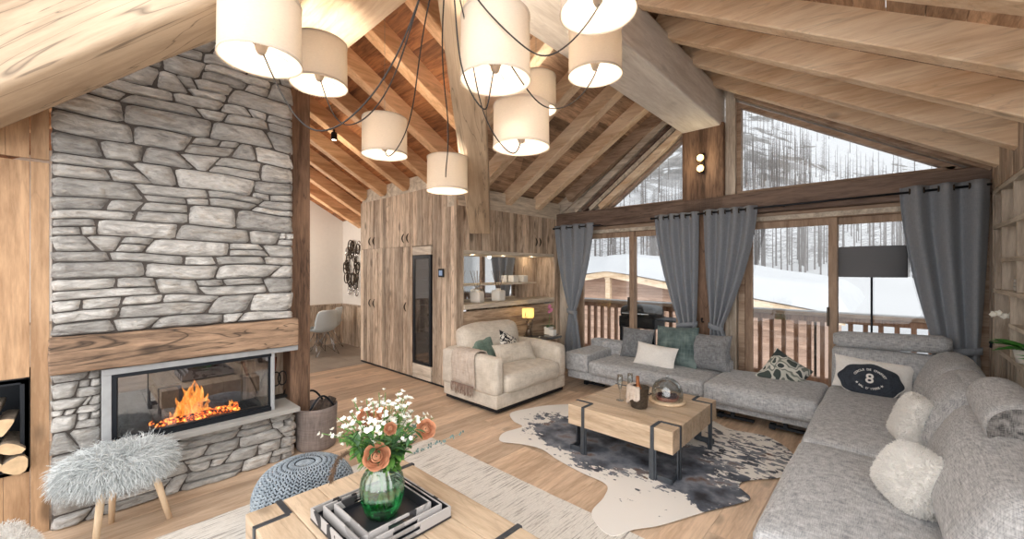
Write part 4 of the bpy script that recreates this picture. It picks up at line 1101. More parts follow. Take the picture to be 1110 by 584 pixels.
flute(-1.735, 3.25, 'left champagne flute beside the ice bucket'); flute(-1.69, 3.35, 'right champagne flute, just behind the other one')
cb = empty('cake_board', (-1.42, 3.50, .4035), 0, 'round wooden cake board on the coffee table', 'board')
MB().lathe([(.001,0),(.145,0),(.15,.006),(.15,.012),(.145,.017),(.001,.017)], n=40).build('board', W['leg'], cb)
ck = empty('berry_tart', (-1.42, 3.50, .4215), 0, 'dark berry tart under the glass dome', 'tart')
MB().lathe([(.001,0),(.085,0),(.10,.03),(.098,.034),(.088,.028),(.001,.028)], n=36, flute=18, amp=.015).build('crust', plain('pink_brown_crust', srgb(150,96,84), .8, nscale=40), ck)
mb = MB(); M['berry'] = plain('dark_berries', srgb(58,30,40), .35, nscale=50, namt=.5)
for k in range(70):
    a = rnd(0, 2*PI); r = .085*math.sqrt(random.random()); q = rnd(.008,.011); mb.ellip(q,q,q,(r*math.cos(a), r*math.sin(a), .034+rnd(0,.01)), n=8, m=5)
tag(mb.build('berries', M['berry'], ck), kind='stuff')
dm = empty('glass_dome', (-1.42, 3.50, .4215), 0, 'clear glass cloche with a knob over the berry tart', 'cloche')
MB().lathe_open([(.128,.001),(.13,.05),(.122,.10),(.10,.145),(.06,.175),(.001,.187),(.001,.184),(.058,.172),(.097,.142),(.119,.10),(.127,.05),(.125,.001)], n=36).build('dome', M['clear'], dm)
MB().ellip(.018,.018,.018,(0,0,.203), n=14, m=8).build('knob', M['clear'], dm)

# things on the near table: nested trays, vase with flowers
M['tray_in'] = plain('black_lacquer', (.025,.026,.032), .35)
M['hide'] = pattern_mat('grey_white_hide', [srgb(60,58,60), srgb(176,172,170), srgb(144,140,138)], 7, [0, .36, .62], 1.0)
def tray(cx, cy, w, d, z, rz, lb, h=.055):
    t = empty('tray', (cx,cy,z), rz, lb, 'tray', 'nested black and hide trays')
    MB().box(-w/2, w/2, -d/2, d/2, 0, .008).build('bottom', M['tray_in'], t)
    th = .008
    for sy in (-1, 1):
        y = sy*(d/2-th/2)
        MB().box(-w/2, w/2, y-th/2, y+th/2, .008, h).build('side', M['hide'], t, bevel=.002)
    for sx in (-1, 1):
        x = sx*(w/2-th/2); mb = MB(); hw = .06
        mb.box(x-th/2, x+th/2, -d/2+th, -hw, .008, h); mb.box(x-th/2, x+th/2, hw, d/2-th, .008, h); mb.box(x-th/2, x+th/2, -hw, hw, .008, h*.42); mb.box(x-th/2, x+th/2, -hw, hw, h*.78, h)
        mb.build('handle_side', M['hide'], t, bevel=.002)
    MB().box(-w/2+th, w/2-th, -d/2+th, d/2-th, .008, .010).box(-w/2+th, -w/2+th+.0015, -d/2+th, d/2-th, .01, h*.41).box(w/2-th-.0015, w/2-th, -d/2+th, d/2-th, .01, h*.41).box(-w/2+th, w/2-th, -d/2+th, -d/2+th+.0015, .01, h-.002).box(-w/2+th, w/2-th, d/2-th-.0015, d/2-th, .01, h-.002).build('lining', M['tray_in'], t)
    return t
tray(-1.715, .955, .46, .45, .4035, 0, 'largest black tray with spotted hide sides, at the bottom of the stack')
tray(-1.70, .955, .385, .38, .4165, .0, 'middle tray of the stack of three hide-sided trays', .058)
tray(-1.69, .95, .31, .31, .4295, .0, 'smallest tray holding the green vase, on top of the tray stack', .06)
TV = (-1.685, .945, .441)
vz = empty('glass_vase', TV, 0, 'bulbous green-tinted ribbed glass vase full of flowers', 'vase'); vz.scale = (1.12,1.12,1.12)
M['vase'] = glass_mat('green_vase_glass', (.74,.93,.82), 0, .6)
M['vase2'] = glass_mat('green_vase_base', (.36,.82,.52), 0, .4)
prof = [(.035,.0),(.058,.006),(.07,.03),(.083,.075),(.086,.12),(.078,.16),(.058,.185),(.052,.20),(.056,.215),(.062,.222)]
MB().lathe_open(prof, n=72, flute=18, amp=.025).build('ribbed_body', M['vase'], vz)
MB().lathe([(.001,.004),(.05,.004),(.064,.03),(.076,.075),(.078,.10),(.001,.10)], n=48).build('water', M['vase2'], vz)
# flowers
M['petal'] = plain('white_petals', srgb(240,238,228), .6, nscale=60, namt=.05)
M['petalg'] = plain('greenish_petals', srgb(206,216,160), .6)
M['rose'] = plain('dusty_apricot_rose', srgb(206,150,116), .6, nscale=50, namt=.15)
M['leaf'] = plain('mid_green_leaf', srgb(96,142,66), .5, nscale=40, namt=.35)
M['leafd'] = plain('dark_green_leaf', srgb(58,96,56), .5, nscale=40, namt=.35)
M['euca'] = plain('grey_green_leaf', srgb(106,128,124), .6, nscale=40, namt=.25)
M['stem'] = plain('green_stem', srgb(84,130,60), .6)
M['dried'] = plain('dried_brown_plume', srgb(110,88,70), .9, nscale=60, namt=.4)
def petal(mb, c, d, up, L, w, cup=.3, tone=.5):
    """a curved leaf/petal blade from c along d"""
    d = Vector(d).normalized(); u = Vector(up); s = d.cross(u).normalized() if d.cross(u).length > .01 else Vector((1,0,0)); n = s.cross(d)
    vs = []
    for i in range(5):
        t = i/4; wd = w*math.sin(PI*min(1, t*.85+.08))**.8 if i < 4 else 0.001
        p = Vector(c) + d*(L*t) + n*(cup*L*t*t)
        vs += [p - s*wd*.5 + n*wd*.18, p, p + s*wd*.5 + n*wd*.18]
    fs = []
    for i in range(4):
        for k in range(2): a = i*3+k; fs.append((a, a+1, a+4, a+3))
    return mb.add(vs, fs, tone, True)
RF = random.Random(21)
def stem_curve(az, r, h, bend=.3):
    a = math.radians(az); P = []
    base = Vector((-.035*math.cos(a), -.035*math.sin(a), .03)); neck = Vector((.03*math.cos(a), .03*math.sin(a), .21)); tip = Vector((r*math.cos(a), r*math.sin(a), h))
    for i in range(4): P.append(base.lerp(neck, i/4))
    for i in range(7):
        t = i/6; q = neck.lerp(tip, t); q.z += bend*.12*math.sin(PI*t); P.append(q)
    return P
def blossom(mb, c, d, s, n=5):
    d = Vector(d).normalized(); a = d.cross(Vector((0,0,1)) if abs(d.z) < .9 else Vector((1,0,0))).normalized(); b = d.cross(a); ph = RF.random()*6
    for k in range(n):
        t = ph + 2*PI*k/n; e = (a*math.cos(t)+b*math.sin(t))*1.0 + d*.45
        petal(mb, c, e, d, s, s*.75, .25)
def white_stem(az, r, h, nb, lb, mat=None, size=.0145):
    t = empty('white_flower_stem', TV, 0, lb, 'flower', 'white flower stems in the green vase')
    P = stem_curve(az, r, h); MB().tube(P, .0017, 5).build('stem', M['stem'], t)
    mb = MB(); top = P[-1]; d = (P[-1]-P[-3]).normalized()
    for k in range(nb):
        q = P[-1].lerp(P[-4], RF.random()*.9) + Vector((RF.uniform(-1,1), RF.uniform(-1,1), RF.uniform(-.6,1)))*.022
        blossom(mb, q, (q-P[-4]) + Vector((RF.uniform(-1,1), RF.uniform(-1,1), RF.uniform(-.5,1)))*.03, size*RF.uniform(.7,1.3))
    mb.build('blossoms', mat or M['petal'], t)
    mb = MB()
    for k in range(7):
        i = RF.randrange(4, 9); q = P[i]; petal(mb, q, Vector((RF.uniform(-1,1), RF.uniform(-1,1), RF.uniform(0,1))), (0,0,1), RF.uniform(.03,.055), RF.uniform(.010,.018), -.2)
    mb.build('leaves', M['leaf'], t); return t
k = 0
where = ['left', 'upper left', 'top', 'upper right', 'right', 'front', 'lower left', 'back']
for i in range(30):
    az = i*137.5 % 360; rr = .07 + .20*((i*7) % 10)/10; h = .53 - .62*max(0, rr-.12) - .03*RF.random() - (.04 if rr > .2 else 0)
    white_stem(az, rr, h, 4+(i % 4)*2, 'stem of small white blossoms in the mixed bouquet' )
for i, (az, r, h, s) in enumerate(((322,.15,.33,.040),(250,.07,.455,.028),(330,.05,.47,.024),(40,.20,.39,.032),(350,.10,.42,.02))):
    lab = ['large apricot rose at the front of the bouquet','dusty pink rose near the top left of the bouquet','dusty rose at the top centre of the bouquet','orange-brown rose at the right side of the bouquet','small closed pink rose inside the bouquet'][i]
    t = empty('rose', TV, 0, lab, 'flower', 'roses in the green vase'); P = stem_curve(az, r, h, .1); MB().tube(P, .0024, 6).build('stem', M['stem'], t)
    mb = MB(); c = P[-1]; d = Vector((math.cos(math.radians(-32))*.85, math.sin(math.radians(-32))*.85, .5)).normalized()
    a = d.cross(Vector((0,0,1))).normalized(); b = d.cross(a)
    for ring, (nn, rad, pol, fl_) in enumerate(((2,.22,25,0),(3,.38,38,.02),(4,.56,52,.08),(5,.74,66,.16),(6,.92,80,.26),(6,1.05,92,.36))):
        for k in range(nn):
            t0 = 2*PI*k/nn + ring*.7; sp = 2*PI/nn*.72; vs = []
            for q in range(7):
                for e in range(6):
                    w = -1+2*q/6; tt = t0 + w*sp; th0 = math.radians(pol); th = math.radians(165) + (th0-math.radians(165))*(e/5)
                    r = s*rad*(1 + fl_*(e/5)**3*(1-.4*w*w)) + s*.03*(1-w); edge = 1 - .10*w*w*(e/5)
                    p = c + (a*math.cos(tt)+b*math.sin(tt))*r*math.sin(th)*edge + d*(s*rad*.85*math.cos(th) + s*.1 - ring*s*.02 - .10*s*w*w*(e/5))
                    vs.append(p)
            mb.add(vs, [(q*6+e, (q+1)*6+e, (q+1)*6+e+1, q*6+e+1) for q in range(6) for e in range(5)], RF.random(), True)
    mb.build('petals', M['rose'], t)
    mb = MB()
    for k in range(5): petal(mb, P[7], Vector((RF.uniform(-1,1), RF.uniform(-1,1), .3)), (0,0,1), .05, .022, -.2)
    mb.build('leaves', M['leafd'], t)
for i in range(18):
    az = i*97 % 360; r = .11+.03*(i % 4); t = empty('leafy_stem', TV, 0, 'green leafy filler stem in the mixed bouquet', 'foliage', 'leafy stems in the green vase')
    P = stem_curve(az, r, .31+.04*(i % 4)); MB().tube(P, .0018, 5).build('stem', M['stem'], t); mb = MB()
    for k in range(26):
        q = P[4].lerp(P[-1], RF.random()); petal(mb, q, Vector((RF.uniform(-1,1), RF.uniform(-1,1), RF.uniform(-.3,1))), (0,0,1), RF.uniform(.035,.06), RF.uniform(.014,.024), -.25)
    mb.build('leaves', M['leafd'] if i % 2 else M['leaf'], t)
for i, (az, r, h) in enumerate(((75,.22,.36),(60,.15,.39),(310,.12,.3),(10,.10,.36))):
    t = empty('eucalyptus_stem', TV, 0, ['grey-green eucalyptus sprig reaching out to the right','grey-green eucalyptus sprig at the upper right','grey-green eucalyptus sprig at the front of the vase','grey-green eucalyptus sprig deep inside the bouquet'][i], 'foliage')
    P = stem_curve(az, r, h); MB().tube(P, .0018, 5).build('stem', M['euca'], t); mb = MB()
    for k in range(22):
        q = P[4].lerp(P[-1], k/21); e = Vector((math.cos(k*2.4), math.sin(k*2.4), .2)); petal(mb, q, e, (0,0,1), .026, .022, .1)
    mb.build('leaves', M['euca'], t)
t = empty('dried_plume', TV, 0, 'drooping brown dried plume on the left of the bouquet', 'foliage')
P = [Vector((0,0,.2)), Vector((-.06,-.06,.27)), Vector((-.115,-.11,.285)), Vector((-.15,-.14,.25)), Vector((-.165,-.155,.19)), Vector((-.17,-.16,.15))]
MB().tube(P, .002, 5).build('stem', M['dried'], t)
mb = MB(); pp = []
for k in range(500):
    u = RF.uniform(1.6, 4.99); i = int(u); pp.append((P[i].lerp(P[i+1], u-i), Vector((RF.uniform(-1,1), RF.uniform(-1,1), RF.uniform(-1,.4)))))
strands(mb, pp, .022, .0016, .3, .5, .3, 2, 4); tag(mb.build('plume', M['dried'], t), kind='stuff')
t = empty('wispy_sprig', TV, 0, 'thin sprig with tiny grey buds sticking out to the right of the bouquet', 'foliage')
P = [Vector((.01,.02,.2)), Vector((.09,.10,.27)), Vector((.19,.21,.33)), Vector((.235,.265,.352))]
MB().tube(P, .0012, 5).build('stem', M['euca'], t); mb = MB()
for k in range(26): mb.ellip(.004,.004,.006, P[1].lerp(P[3], k/25)+Vector((RF.uniform(-1,1), RF.uniform(-1,1), RF.uniform(-1,1)))*.010, n=6, m=4)
mb.build('buds', M['euca'], t)

# side table with lamp, orchid, candle box
st = empty('side_table', (-3.62, 4.52, 0), 0, 'small dark glass side table behind the armchair arm', 'side table')
MB().lathe([(.001,.60),(.27,.60),(.275,.606),(.27,.612),(.001,.612)], n=40).build('glass_top', plain('dark_glass', (.05,.055,.06), .05, 0, spec=.8), st)
MB().tube([(0,0,.02),(0,0,.6)], .018, 12).build('column', M['black'], st); MB().lathe([(.001,0),(.17,0),(.17,.012),(.02,.02),(.001,.02)], n=30).build('foot', M['black'], st)
dl = empty('deer_lamp', (-3.76, 4.40, .613), 0, 'bronze deer head table lamp with a cream drum shade', 'lamp')
M['bronze'] = plain('aged_bronze', srgb(116,100,84), .4, .6, nscale=30, namt=.3)
MB().ellip(.032,.055,.045,(.02,-.01,.16), Matrix.Rotation(.5, 3, 'X'), nz=.01).ellip(.02,.04,.022,(.055,-.045,.125), Matrix.Rotation(.7, 3, 'X')).tube([(-.02,.0,.0),(-.015,0,.06),(0,0,.13)], [.05,.04,.03], 12).build('deer_head', M['bronze'], dl)
for sg in (-1, 1):
    MB().ellip(.008,.03,.014,(.0,sg*.05,.195), Matrix.Rotation(sg*.5, 3, 'X')).build('ear', M['bronze'], dl)
    MB().tube([(0,sg*.02,.19),(-.01,sg*.06,.25),(-.01,sg*.085,.30),(0,sg*.075,.36)], [.008,.007,.005,.002], 8).tube([(-.01,sg*.06,.25),(.03,sg*.07,.29)], [.005,.002], 6).build('antler', M['bronze'], dl)
MB().tube([(-.03,.0,.1),(-.03,.0,.27)], .006, 8).build('rod', M['bronze'], dl)
def shade_mat(name, c, tr=.5, warm=None):
    m = bpy.data.materials.new(name); m.use_nodes = True; nt = m.node_tree; nt.nodes.remove(nt.nodes['Principled BSDF']); out = nt.nodes['Material Output']
    n = noise_n(nt, coords(nt, (1,1,6)), 60, 3); cc = ramp(nt, n, [(.3, tuple(q*.9 for q in c)), (.7, c)])
    d = nt.nodes.new('ShaderNodeBsdfDiffuse'); t = nt.nodes.new('ShaderNodeBsdfTranslucent'); nt.links.new(cc, d.inputs[0]); t.inputs[0].default_value = (*(warm or c), 1)
    mx = nt.nodes.new('ShaderNodeMixShader'); mx.inputs[0].default_value = tr; nt.links.new(d.outputs[0], mx.inputs[1]); nt.links.new(t.outputs[0], mx.inputs[2]); nt.links.new(mx.outputs[0], out.inputs[0]); return m
M['shade'] = shade_mat('linen_lamp_shade', srgb(206,192,176), .05, srgb(250,225,190))
M['shadey'] = shade_mat('cream_lamp_shade', srgb(228,210,164), .5, srgb(250,220,150))
o = MB().lathe_open([(.085,.25),(.085,.385)], n=32).build('shade', M['shadey'], dl); o.location = (-.03,0,0)
orc = empty('orchid', (-3.62, 4.66, .613), 0, 'pink orchid in a small white patterned pot on the side table', 'orchid')
MB().rbox(.10,.10,.11,.008,(0,0,.055)).build('pot', M['ceramic'], orc)
MB().tube([(0,0,.1),(.0,.02,.24),(.0,.03,.34),(.0,.0,.40)], .003, 6).build('stem', M['stem'], orc)
mb = MB(); M['pink'] = plain('pink_orchid', srgb(214,134,168), .5)
for k in range(6): blossom(mb, (rnd(-.02,.02), .02+.02*math.sin(k), .32+.018*k), (.8,-.5,.2), .03)
mb.build('blossoms', M['pink'], orc); mb = MB()
for k in range(5): petal(mb, (0,0,.11), (math.cos(k*1.3), math.sin(k*1.3), .35), (0,0,1), .13, .04, -.35)
mb.build('leaves', M['leafd'], orc)
bx = empty('candle_box', (-3.50, 4.60, .613), 0, 'small white square candle jar in front of the orchid', 'candle')
MB().rbox(.08,.08,.085,.006,(0,0,.043)).build('jar', M['ceramic'], bx); MB().tube([(0,0,.085),(.0,.0,.098)], .002, 5).build('wick', M['black'], bx)
# ------------------------------------------------------------------ stool, pouf, rugs
sl = empty('fur_stool', (-3.32, .165, -.0), 0, 'round stool covered in long grey sheepskin on three pale legs', 'stool')
def fur_mat(name, c0, c1):
    m, nt, b = newmat(name); at = nt.nodes.new('ShaderNodeAttribute'); at.attribute_name = 'tone'
    nt.links.new(ramp(nt, at.outputs['Fac'], [(0, c0), (1, c1)]), b.inputs['Base Color']); b.inputs['Roughness'].default_value = .8; return m
M['fur'] = fur_mat('grey_sheepskin', srgb(168,174,176), srgb(236,240,240))
mb = MB().lathe([(.001,.355),(.16,.36),(.205,.38),(.215,.415),(.19,.455),(.13,.475),(.07,.46),(.001,.44)], n=36); sp0 = surf_pts(mb, 15000, 3)
mb.build('seat', M['fur'], sl)
pts = []
for p, n in sp0:
    o = Vector((p.x, p.y, 0)); o = o.normalized() if o.length > .01 else Vector((1,0,0))
    if p.z < .375: continue
    q = max(.15, min(1, math.hypot(p.x, p.y)/.16)); pts.append((p, (o*1.0*q + Vector((0,0,.75 if p.z > .42 else .1)))))
tag(strands(MB(), pts, .10, .0028, .40, .22, .5, 5, 3).build('sheepskin', M['fur'], sl), kind='stuff')
for (dx, dy) in ((.13,-.10),(-.17,-.02),(.03,.23)):
    MB().tube([(dx*.62,dy*.62,.38),(dx,dy,.0)], [.021,.014], 14).build('leg', W['leg'], sl)
pf = empty('knitted_pouf', (-2.64, .96, 0), 0, 'round chunky knitted blue-grey pouf beside the near table', 'pouf')
M['knit'] = fabric('blue_grey_knit_yarn', srgb(112,124,134), srgb(166,176,184), 90, weave=.5)
M['knitd'] = plain('dark_knit_core', srgb(40,46,54), .95)
def pr(t):   # t 0..1 from bottom to top centre
    a = PI*t; return (.275*math.sin(a)**.62 if 0 < t < 1 else 0.001, .18 - .18*math.cos(a)**1 if True else 0)
MB().lathe([(max(.001, pr(i/24)[0]*.965), .006+pr(i/24)[1]*.97) for i in range(25)], n=48).build('core', M['knitd'], pf)
mb = MB(); rows = 38
for i in range(rows):                       # spiral columns of slanted stitches
    az = 2*PI*i/rows
    for j in range(27):
        t = .10 + .895*(j+.5)/27; r, z = pr(t); r2, z2 = pr(t+.028)
        w = r*PI/rows
        if w < .002: continue
        sg = 1
        for sg in (-1, 1):
            a0 = az + sg*(PI/rows)*.95; a1 = az + sg*(PI/rows)*.12
            p0 = Vector((r2*math.cos(a0), r2*math.sin(a0), z2+.003)); p1 = Vector((r*math.cos(a1), r*math.sin(a1), z))
            mid = (p0+p1)/2; out = Vector((mid.x, mid.y, (mid.z-.18)*1.2)).normalized()*.006
            rad = min(.0080, .28*w+.0012)
            mb.tube([p0, mid+out, p1], [rad*.6, rad, rad*.6], 5, caps=False)
mb.build('knitted_cover', M['knit'], pf)
# sheepskin throw at the bottom left edge (on a seat out of shot)
W2 = empty('sheepskin_seat', (-2.86, -.30, 0), 0, 'white sheepskin covered seat peeping in at the bottom left corner', 'stool')
mb = MB().ellip(.17,.20,.17,(0,0,.24), n=24, m=14, nz=.02); fp2 = [(p, n if n.dot(p-Vector((0,0,.24))) > 0 else -n) for p, n in surf_pts(mb, 8000, 6)]
mb.build('cushion', M['fleece'], W2); tag(strands(MB(), fp2, .030, .0022, .2, .6, .5, 3, 5).build('curly_wool', M['fleece'], W2), kind='stuff')
MB().tube([(0,0,0),(0,0,.12)], [.13,.11], 20).build('base', W['leg'], W2)

# runner rug
def rug_mat():
    m, nt, b = newmat('cream_grey_striped_rug')
    n = noise_n(nt, coords(nt, (16,.8,1)), 5.5, 5, .65, .3); n2 = noise_n(nt, coords(nt, (60,10,1)), 4, 3)
    c = ramp(nt, n, [(.33, srgb(96,90,86)), (.40, srgb(176,170,162)), (.48, srgb(230,226,218)), (.62, srgb(226,220,212)), (.7, srgb(190,184,176))])
    c = mixc(nt, .3, c, ramp(nt, n2, [(.35, srgb(160,152,144)), (.65, srgb(230,224,216))]))
    nt.links.new(c, b.inputs['Base Color']); b.inputs['Roughness'].default_value = .95; bump(nt, b, n2, .6, .006); return m
M['rug'] = rug_mat()
mb = MB(); nx, ny = 70, 60; x0, x1, y0, y1 = -3.08, -.2, -.6, 2.22; vs = []
for i in range(nx+1):
    for j in range(ny+1):
        x = x0+(x1-x0)*i/nx; y = y0+(y1-y0)*j/ny
        vs.append((x, y + .006*noise.noise(Vector((x*5,y,0))), .010+.002*noise.noise(Vector((x*30, y*4, 1)))))
mb.add(vs, [(i*(ny+1)+j, (i+1)*(ny+1)+j, (i+1)*(ny+1)+j+1, i*(ny+1)+j+1) for i in range(nx) for j in range(ny)], .5, True)
mb.box(x0, x1, y0, y1, .0015, .0075); o = mb.build('flatweave_rug', M['rug']); tag(o, 'cream and grey streaked flatweave rug under the near table', 'rug')
# cowhide: outline measured on the floor
OUT = [(-2.67,2.75),(-2.62,2.98),(-2.80,3.02),(-2.97,3.18),(-2.93,3.42),(-2.82,3.66),(-2.58,3.90),(-2.35,3.86),(-2.0,4.05),(-1.72,4.22),(-1.55,4.40),(-1.34,4.42),(-1.12,4.28),(-.86,4.36),(-.66,4.18),(-.56,3.95),(-.52,3.70),(-.62,3.54),(-.76,3.34),(-.80,3.20),(-.70,3.10),(-.72,2.95),(-.86,2.72),(-1.02,2.42),(-1.10,2.27),(-1.20,2.12),(-1.36,2.20),(-1.42,2.45),(-1.50,2.58),(-1.72,2.63),(-1.98,2.66),(-2.20,2.70),(-2.40,2.66),(-2.55,2.60)]
def smooth_loop(P, k=6):
    n = len(P); out = []
    for i in range(n):
        p0, p1, p2, p3 = [Vector((*P[(i+q) % n], 0)) for q in (-1, 0, 1, 2)]
        for j in range(k):
            t = j/k; out.append(.5*((2*p1) + (p2-p0)*t + (2*p0-5*p1+4*p2-p3)*t*t + (3*p1-p0-3*p2+p3)*t**3))
    return out
def hide_mat():
    m, nt, b = newmat('black_white_cowhide'); v = coords(nt)
    tc = v
    n = noise_n(nt, v, 3.4, 5, .62, .6); n2 = noise_n(nt, coords(nt, (1,1.6,1)), 14, 4, .65, .4)
    # darker in the middle of the back (hide's own marking)
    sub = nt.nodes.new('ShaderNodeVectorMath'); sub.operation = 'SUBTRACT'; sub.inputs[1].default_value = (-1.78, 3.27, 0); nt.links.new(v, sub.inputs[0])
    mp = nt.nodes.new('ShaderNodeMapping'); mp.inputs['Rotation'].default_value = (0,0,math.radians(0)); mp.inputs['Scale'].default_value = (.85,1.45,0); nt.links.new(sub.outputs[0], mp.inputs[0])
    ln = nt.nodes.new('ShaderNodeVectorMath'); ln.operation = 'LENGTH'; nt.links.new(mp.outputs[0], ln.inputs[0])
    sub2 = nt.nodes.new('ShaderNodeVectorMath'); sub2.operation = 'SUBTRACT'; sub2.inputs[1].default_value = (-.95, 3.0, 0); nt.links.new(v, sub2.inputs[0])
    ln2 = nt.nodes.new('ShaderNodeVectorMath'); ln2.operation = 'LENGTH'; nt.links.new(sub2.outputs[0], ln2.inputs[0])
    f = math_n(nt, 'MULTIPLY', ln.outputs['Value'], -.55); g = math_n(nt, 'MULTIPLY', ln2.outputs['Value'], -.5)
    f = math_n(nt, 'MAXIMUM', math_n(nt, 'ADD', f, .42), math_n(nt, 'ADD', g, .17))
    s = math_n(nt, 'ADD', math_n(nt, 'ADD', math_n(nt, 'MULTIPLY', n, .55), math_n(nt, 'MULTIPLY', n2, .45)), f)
    sub3 = nt.nodes.new('ShaderNodeVectorMath'); sub3.operation = 'SUBTRACT'; sub3.inputs[1].default_value = (-.80, 3.85, 0); nt.links.new(v, sub3.inputs[0])
    ln3 = nt.nodes.new('ShaderNodeVectorMath'); ln3.operation = 'LENGTH'; nt.links.new(sub3.outputs[0], ln3.inputs[0])
    n3 = noise_n(nt, coords(nt, (1,1.9,1), (0,0,.5)), 11, 3, .6, .3)
    s3 = math_n(nt, 'ADD', n3, math_n(nt, 'ADD', math_n(nt, 'MULTIPLY', ln3.outputs['Value'], -.28), .12))
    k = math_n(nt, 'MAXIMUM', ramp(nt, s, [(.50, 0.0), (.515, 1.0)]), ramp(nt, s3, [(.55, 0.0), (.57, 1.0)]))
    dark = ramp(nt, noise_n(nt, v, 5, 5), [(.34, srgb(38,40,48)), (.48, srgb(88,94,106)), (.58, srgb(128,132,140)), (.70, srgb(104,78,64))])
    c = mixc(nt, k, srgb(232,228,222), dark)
    nt.links.new(c, b.inputs['Base Color']); b.inputs['Roughness'].default_value = .6
    bump(nt, b, noise_n(nt, coords(nt, (1,6,1)), 40, 3), .3, .004); return m
M['cow'] = hide_mat()
OUT = [(x + rnd(-.02,.02), y + rnd(-.02,.02)) for x, y in OUT]
loop = smooth_loop(OUT)
def hz(p): return .0125 + .004*max(0, noise.noise(Vector((p.x*4, p.y*4, 2)))) 
n = len(loop); vs = [(p.x, p.y, .0095) for p in loop] + [(p.x, p.y, .0135) for p in loop]
fs = [(k, (k+1) % n, n+(k+1) % n, n+k) for k in range(n)] + [tuple(n+k for k in range(n))]
tag(MB().add(vs, fs, .5).build('cowhide_rug', M['cow']), 'black and white spotted cowhide under the far coffee table', 'rug')

# ------------------------------------------------------------------ curtains
def curtain(name, x0, x1, tx, tw, zt, lb, yc=5.22, rings=4, amp=.035, folds=5, gather_w=.12, ph=0.0, zb=.03, ztie=.86):
    """hangs from x0..x1 at the rod and is gathered to width gather_w round tx at ztie"""
    c = empty(name, ((x0+x1)/2, yc, 0), 0, lb, 'curtain', 'grey eyelet curtains'); ox = (x0+x1)/2
    n = 90; rows = 44; vs = []
    for i in range(rows+1):
        z = zt - (zt-zb)*i/rows
        t = min(1, max(0, (zt-z)/(zt-ztie)))
        e = t**1.6
        if z < ztie: e = 1 - .45*((ztie-z)/(ztie-zb))**.7
        for k in range(n+1):
            s = k/n; xw = x0 + (x1-x0)*s; xg = tx + (s-.5)*gather_w
            x = xw*(1-e) + xg*e
            a = amp*(1 - .25*e); f = math.sin(s*folds*2*PI + ph)
            y = a*f + .012*math.sin(s*23+z*2.2) * e + .010*noise.noise(Vector((s*6, z*2, ph)))
            vs.append((x-ox, y, z))
    fs = [(i*(n+1)+k, i*(n+1)+k+1, (i+1)*(n+1)+k+1, (i+1)*(n+1)+k) for i in range(rows) for k in range(n)]
    mb = MB().add(vs, fs, .5, True); o = mb.build('cloth', F_['cur'], c); md = o.modifiers.new('t', 'SOLIDIFY'); md.thickness = .006
    for k in range(folds*2):
        s = (k+.5)/(folds*2) if False else (k*.5+.0)/folds + (-ph/(2*PI))/folds
        if not 0.02 < s < .98: continue
        x = x0+(x1-x0)*s - ox
        MB().lathe([(.020,-.006),(.030,-.006),(.030,.006),(.020,.006),(.020,-.006)], n=18, R=Matrix.Rotation(PI/2, 3, 'Y')).xf(Matrix.Translation((x, 0, zt-.045))).build('eyelet', M['darkmetal'], c)
    mb = MB(); w = gather_w/2+.022; P = []
    for k in range(25):
        a = 2*PI*k/24; P.append((tx-ox + w*math.cos(a), (amp+.02)*math.sin(a), ztie + .02*math.cos(a)*tw))
    vs = []
    for p in P: vs += [(p[0], p[1], p[2]-.03), (p[0], p[1], p[2]+.03)]
    mb.add(vs, [(2*k, 2*k+2, 2*k+3, 2*k+1) for k in range(24)], .5, True)
    o = mb.build('tieback', F_['cur'], c); md = o.modifiers.new('t', 'SOLIDIFY'); md.thickness = .006
    return c
curtain('curtain', -3.93, -3.22, -3.60, -1, 2.245, 'grey eyelet curtain tied back beside the bar niche', folds=3, gather_w=.13, ztie=.90, amp=.045)
curtain('curtain', -2.29, -1.73, -1.87, 1, 2.265, 'grey eyelet curtain tied to the left side of the centre post', folds=4, gather_w=.22, ph=.5)
curtain('curtain', -1.68, -1.10, -1.53, -1, 2.275, 'grey eyelet curtain tied to the right side of the centre post', folds=4, gather_w=.13, ph=1.5)
curtain('curtain', .06, .61, .42, 1, 2.31, 'wide grey eyelet curtain tied back beside the shelves', folds=3, gather_w=.26, amp=.05, ph=.8, ztie=.84)
for a, b, z, lb in ((-3.95, -3.10, 2.2, 'short dark curtain rod at the left end of the window'), (-2.33, .62, 2.225, 'long dark curtain rod across the centre post and right window')):
    r = empty('curtain_rod', (a, 5.22, z), 0, lb, 'curtain rod')
    z1 = .04 if b > 0 else 0
    MB().tube([(0,0,0),(b-a,0,z1)], .011, 10).build('rod', M['black'], r)
    MB().ellip(.018,.018,.018,(0,0,0)).build('finial', M['black'], r)
    for k in (.03, .5, .97): MB().tube([((b-a)*k, 0, z1*k), ((b-a)*k, .19, z1*k)], .007, 8).build('bracket', M['black'], r)
for x, y, lb in ((.615, 5.27, 'black tieback hook beside the shelves'), (-1.70, 5.31, 'black tieback hook on the centre post')):
    h = MB().tube([(x, y, .90), (x-.0, y-.05, .90), (x-.0, y-.06, .93)], .008, 8).ellip(.014,.014,.014,(x, y-.06, .94)).build('tieback_hook', M['black'])
    tag(h, lb, 'hook')
# floor lamp
lp_ = empty('floor_lamp', (-.135, 5.30, 0), 0, 'black floor lamp with a wide grey drum shade before the right window', 'floor lamp')
MB().tube([(0,0,.0),(0,0,1.52)], .009, 10).build('pole', M['black'], lp_)
MB().lathe([(.001,0),(.14,0),(.14,.015),(.02,.02),(.001,.02)], n=30).build('foot', M['black'], lp_)
M['greyshade'] = shade_mat('dark_grey_lamp_shade', srgb(122,124,128), .25)
o = MB().lathe_open([(.255,1.475),(.255,1.775)], n=48).build('lamp_shade', M['greyshade'], lp_); o.scale = (1, .55, 1)

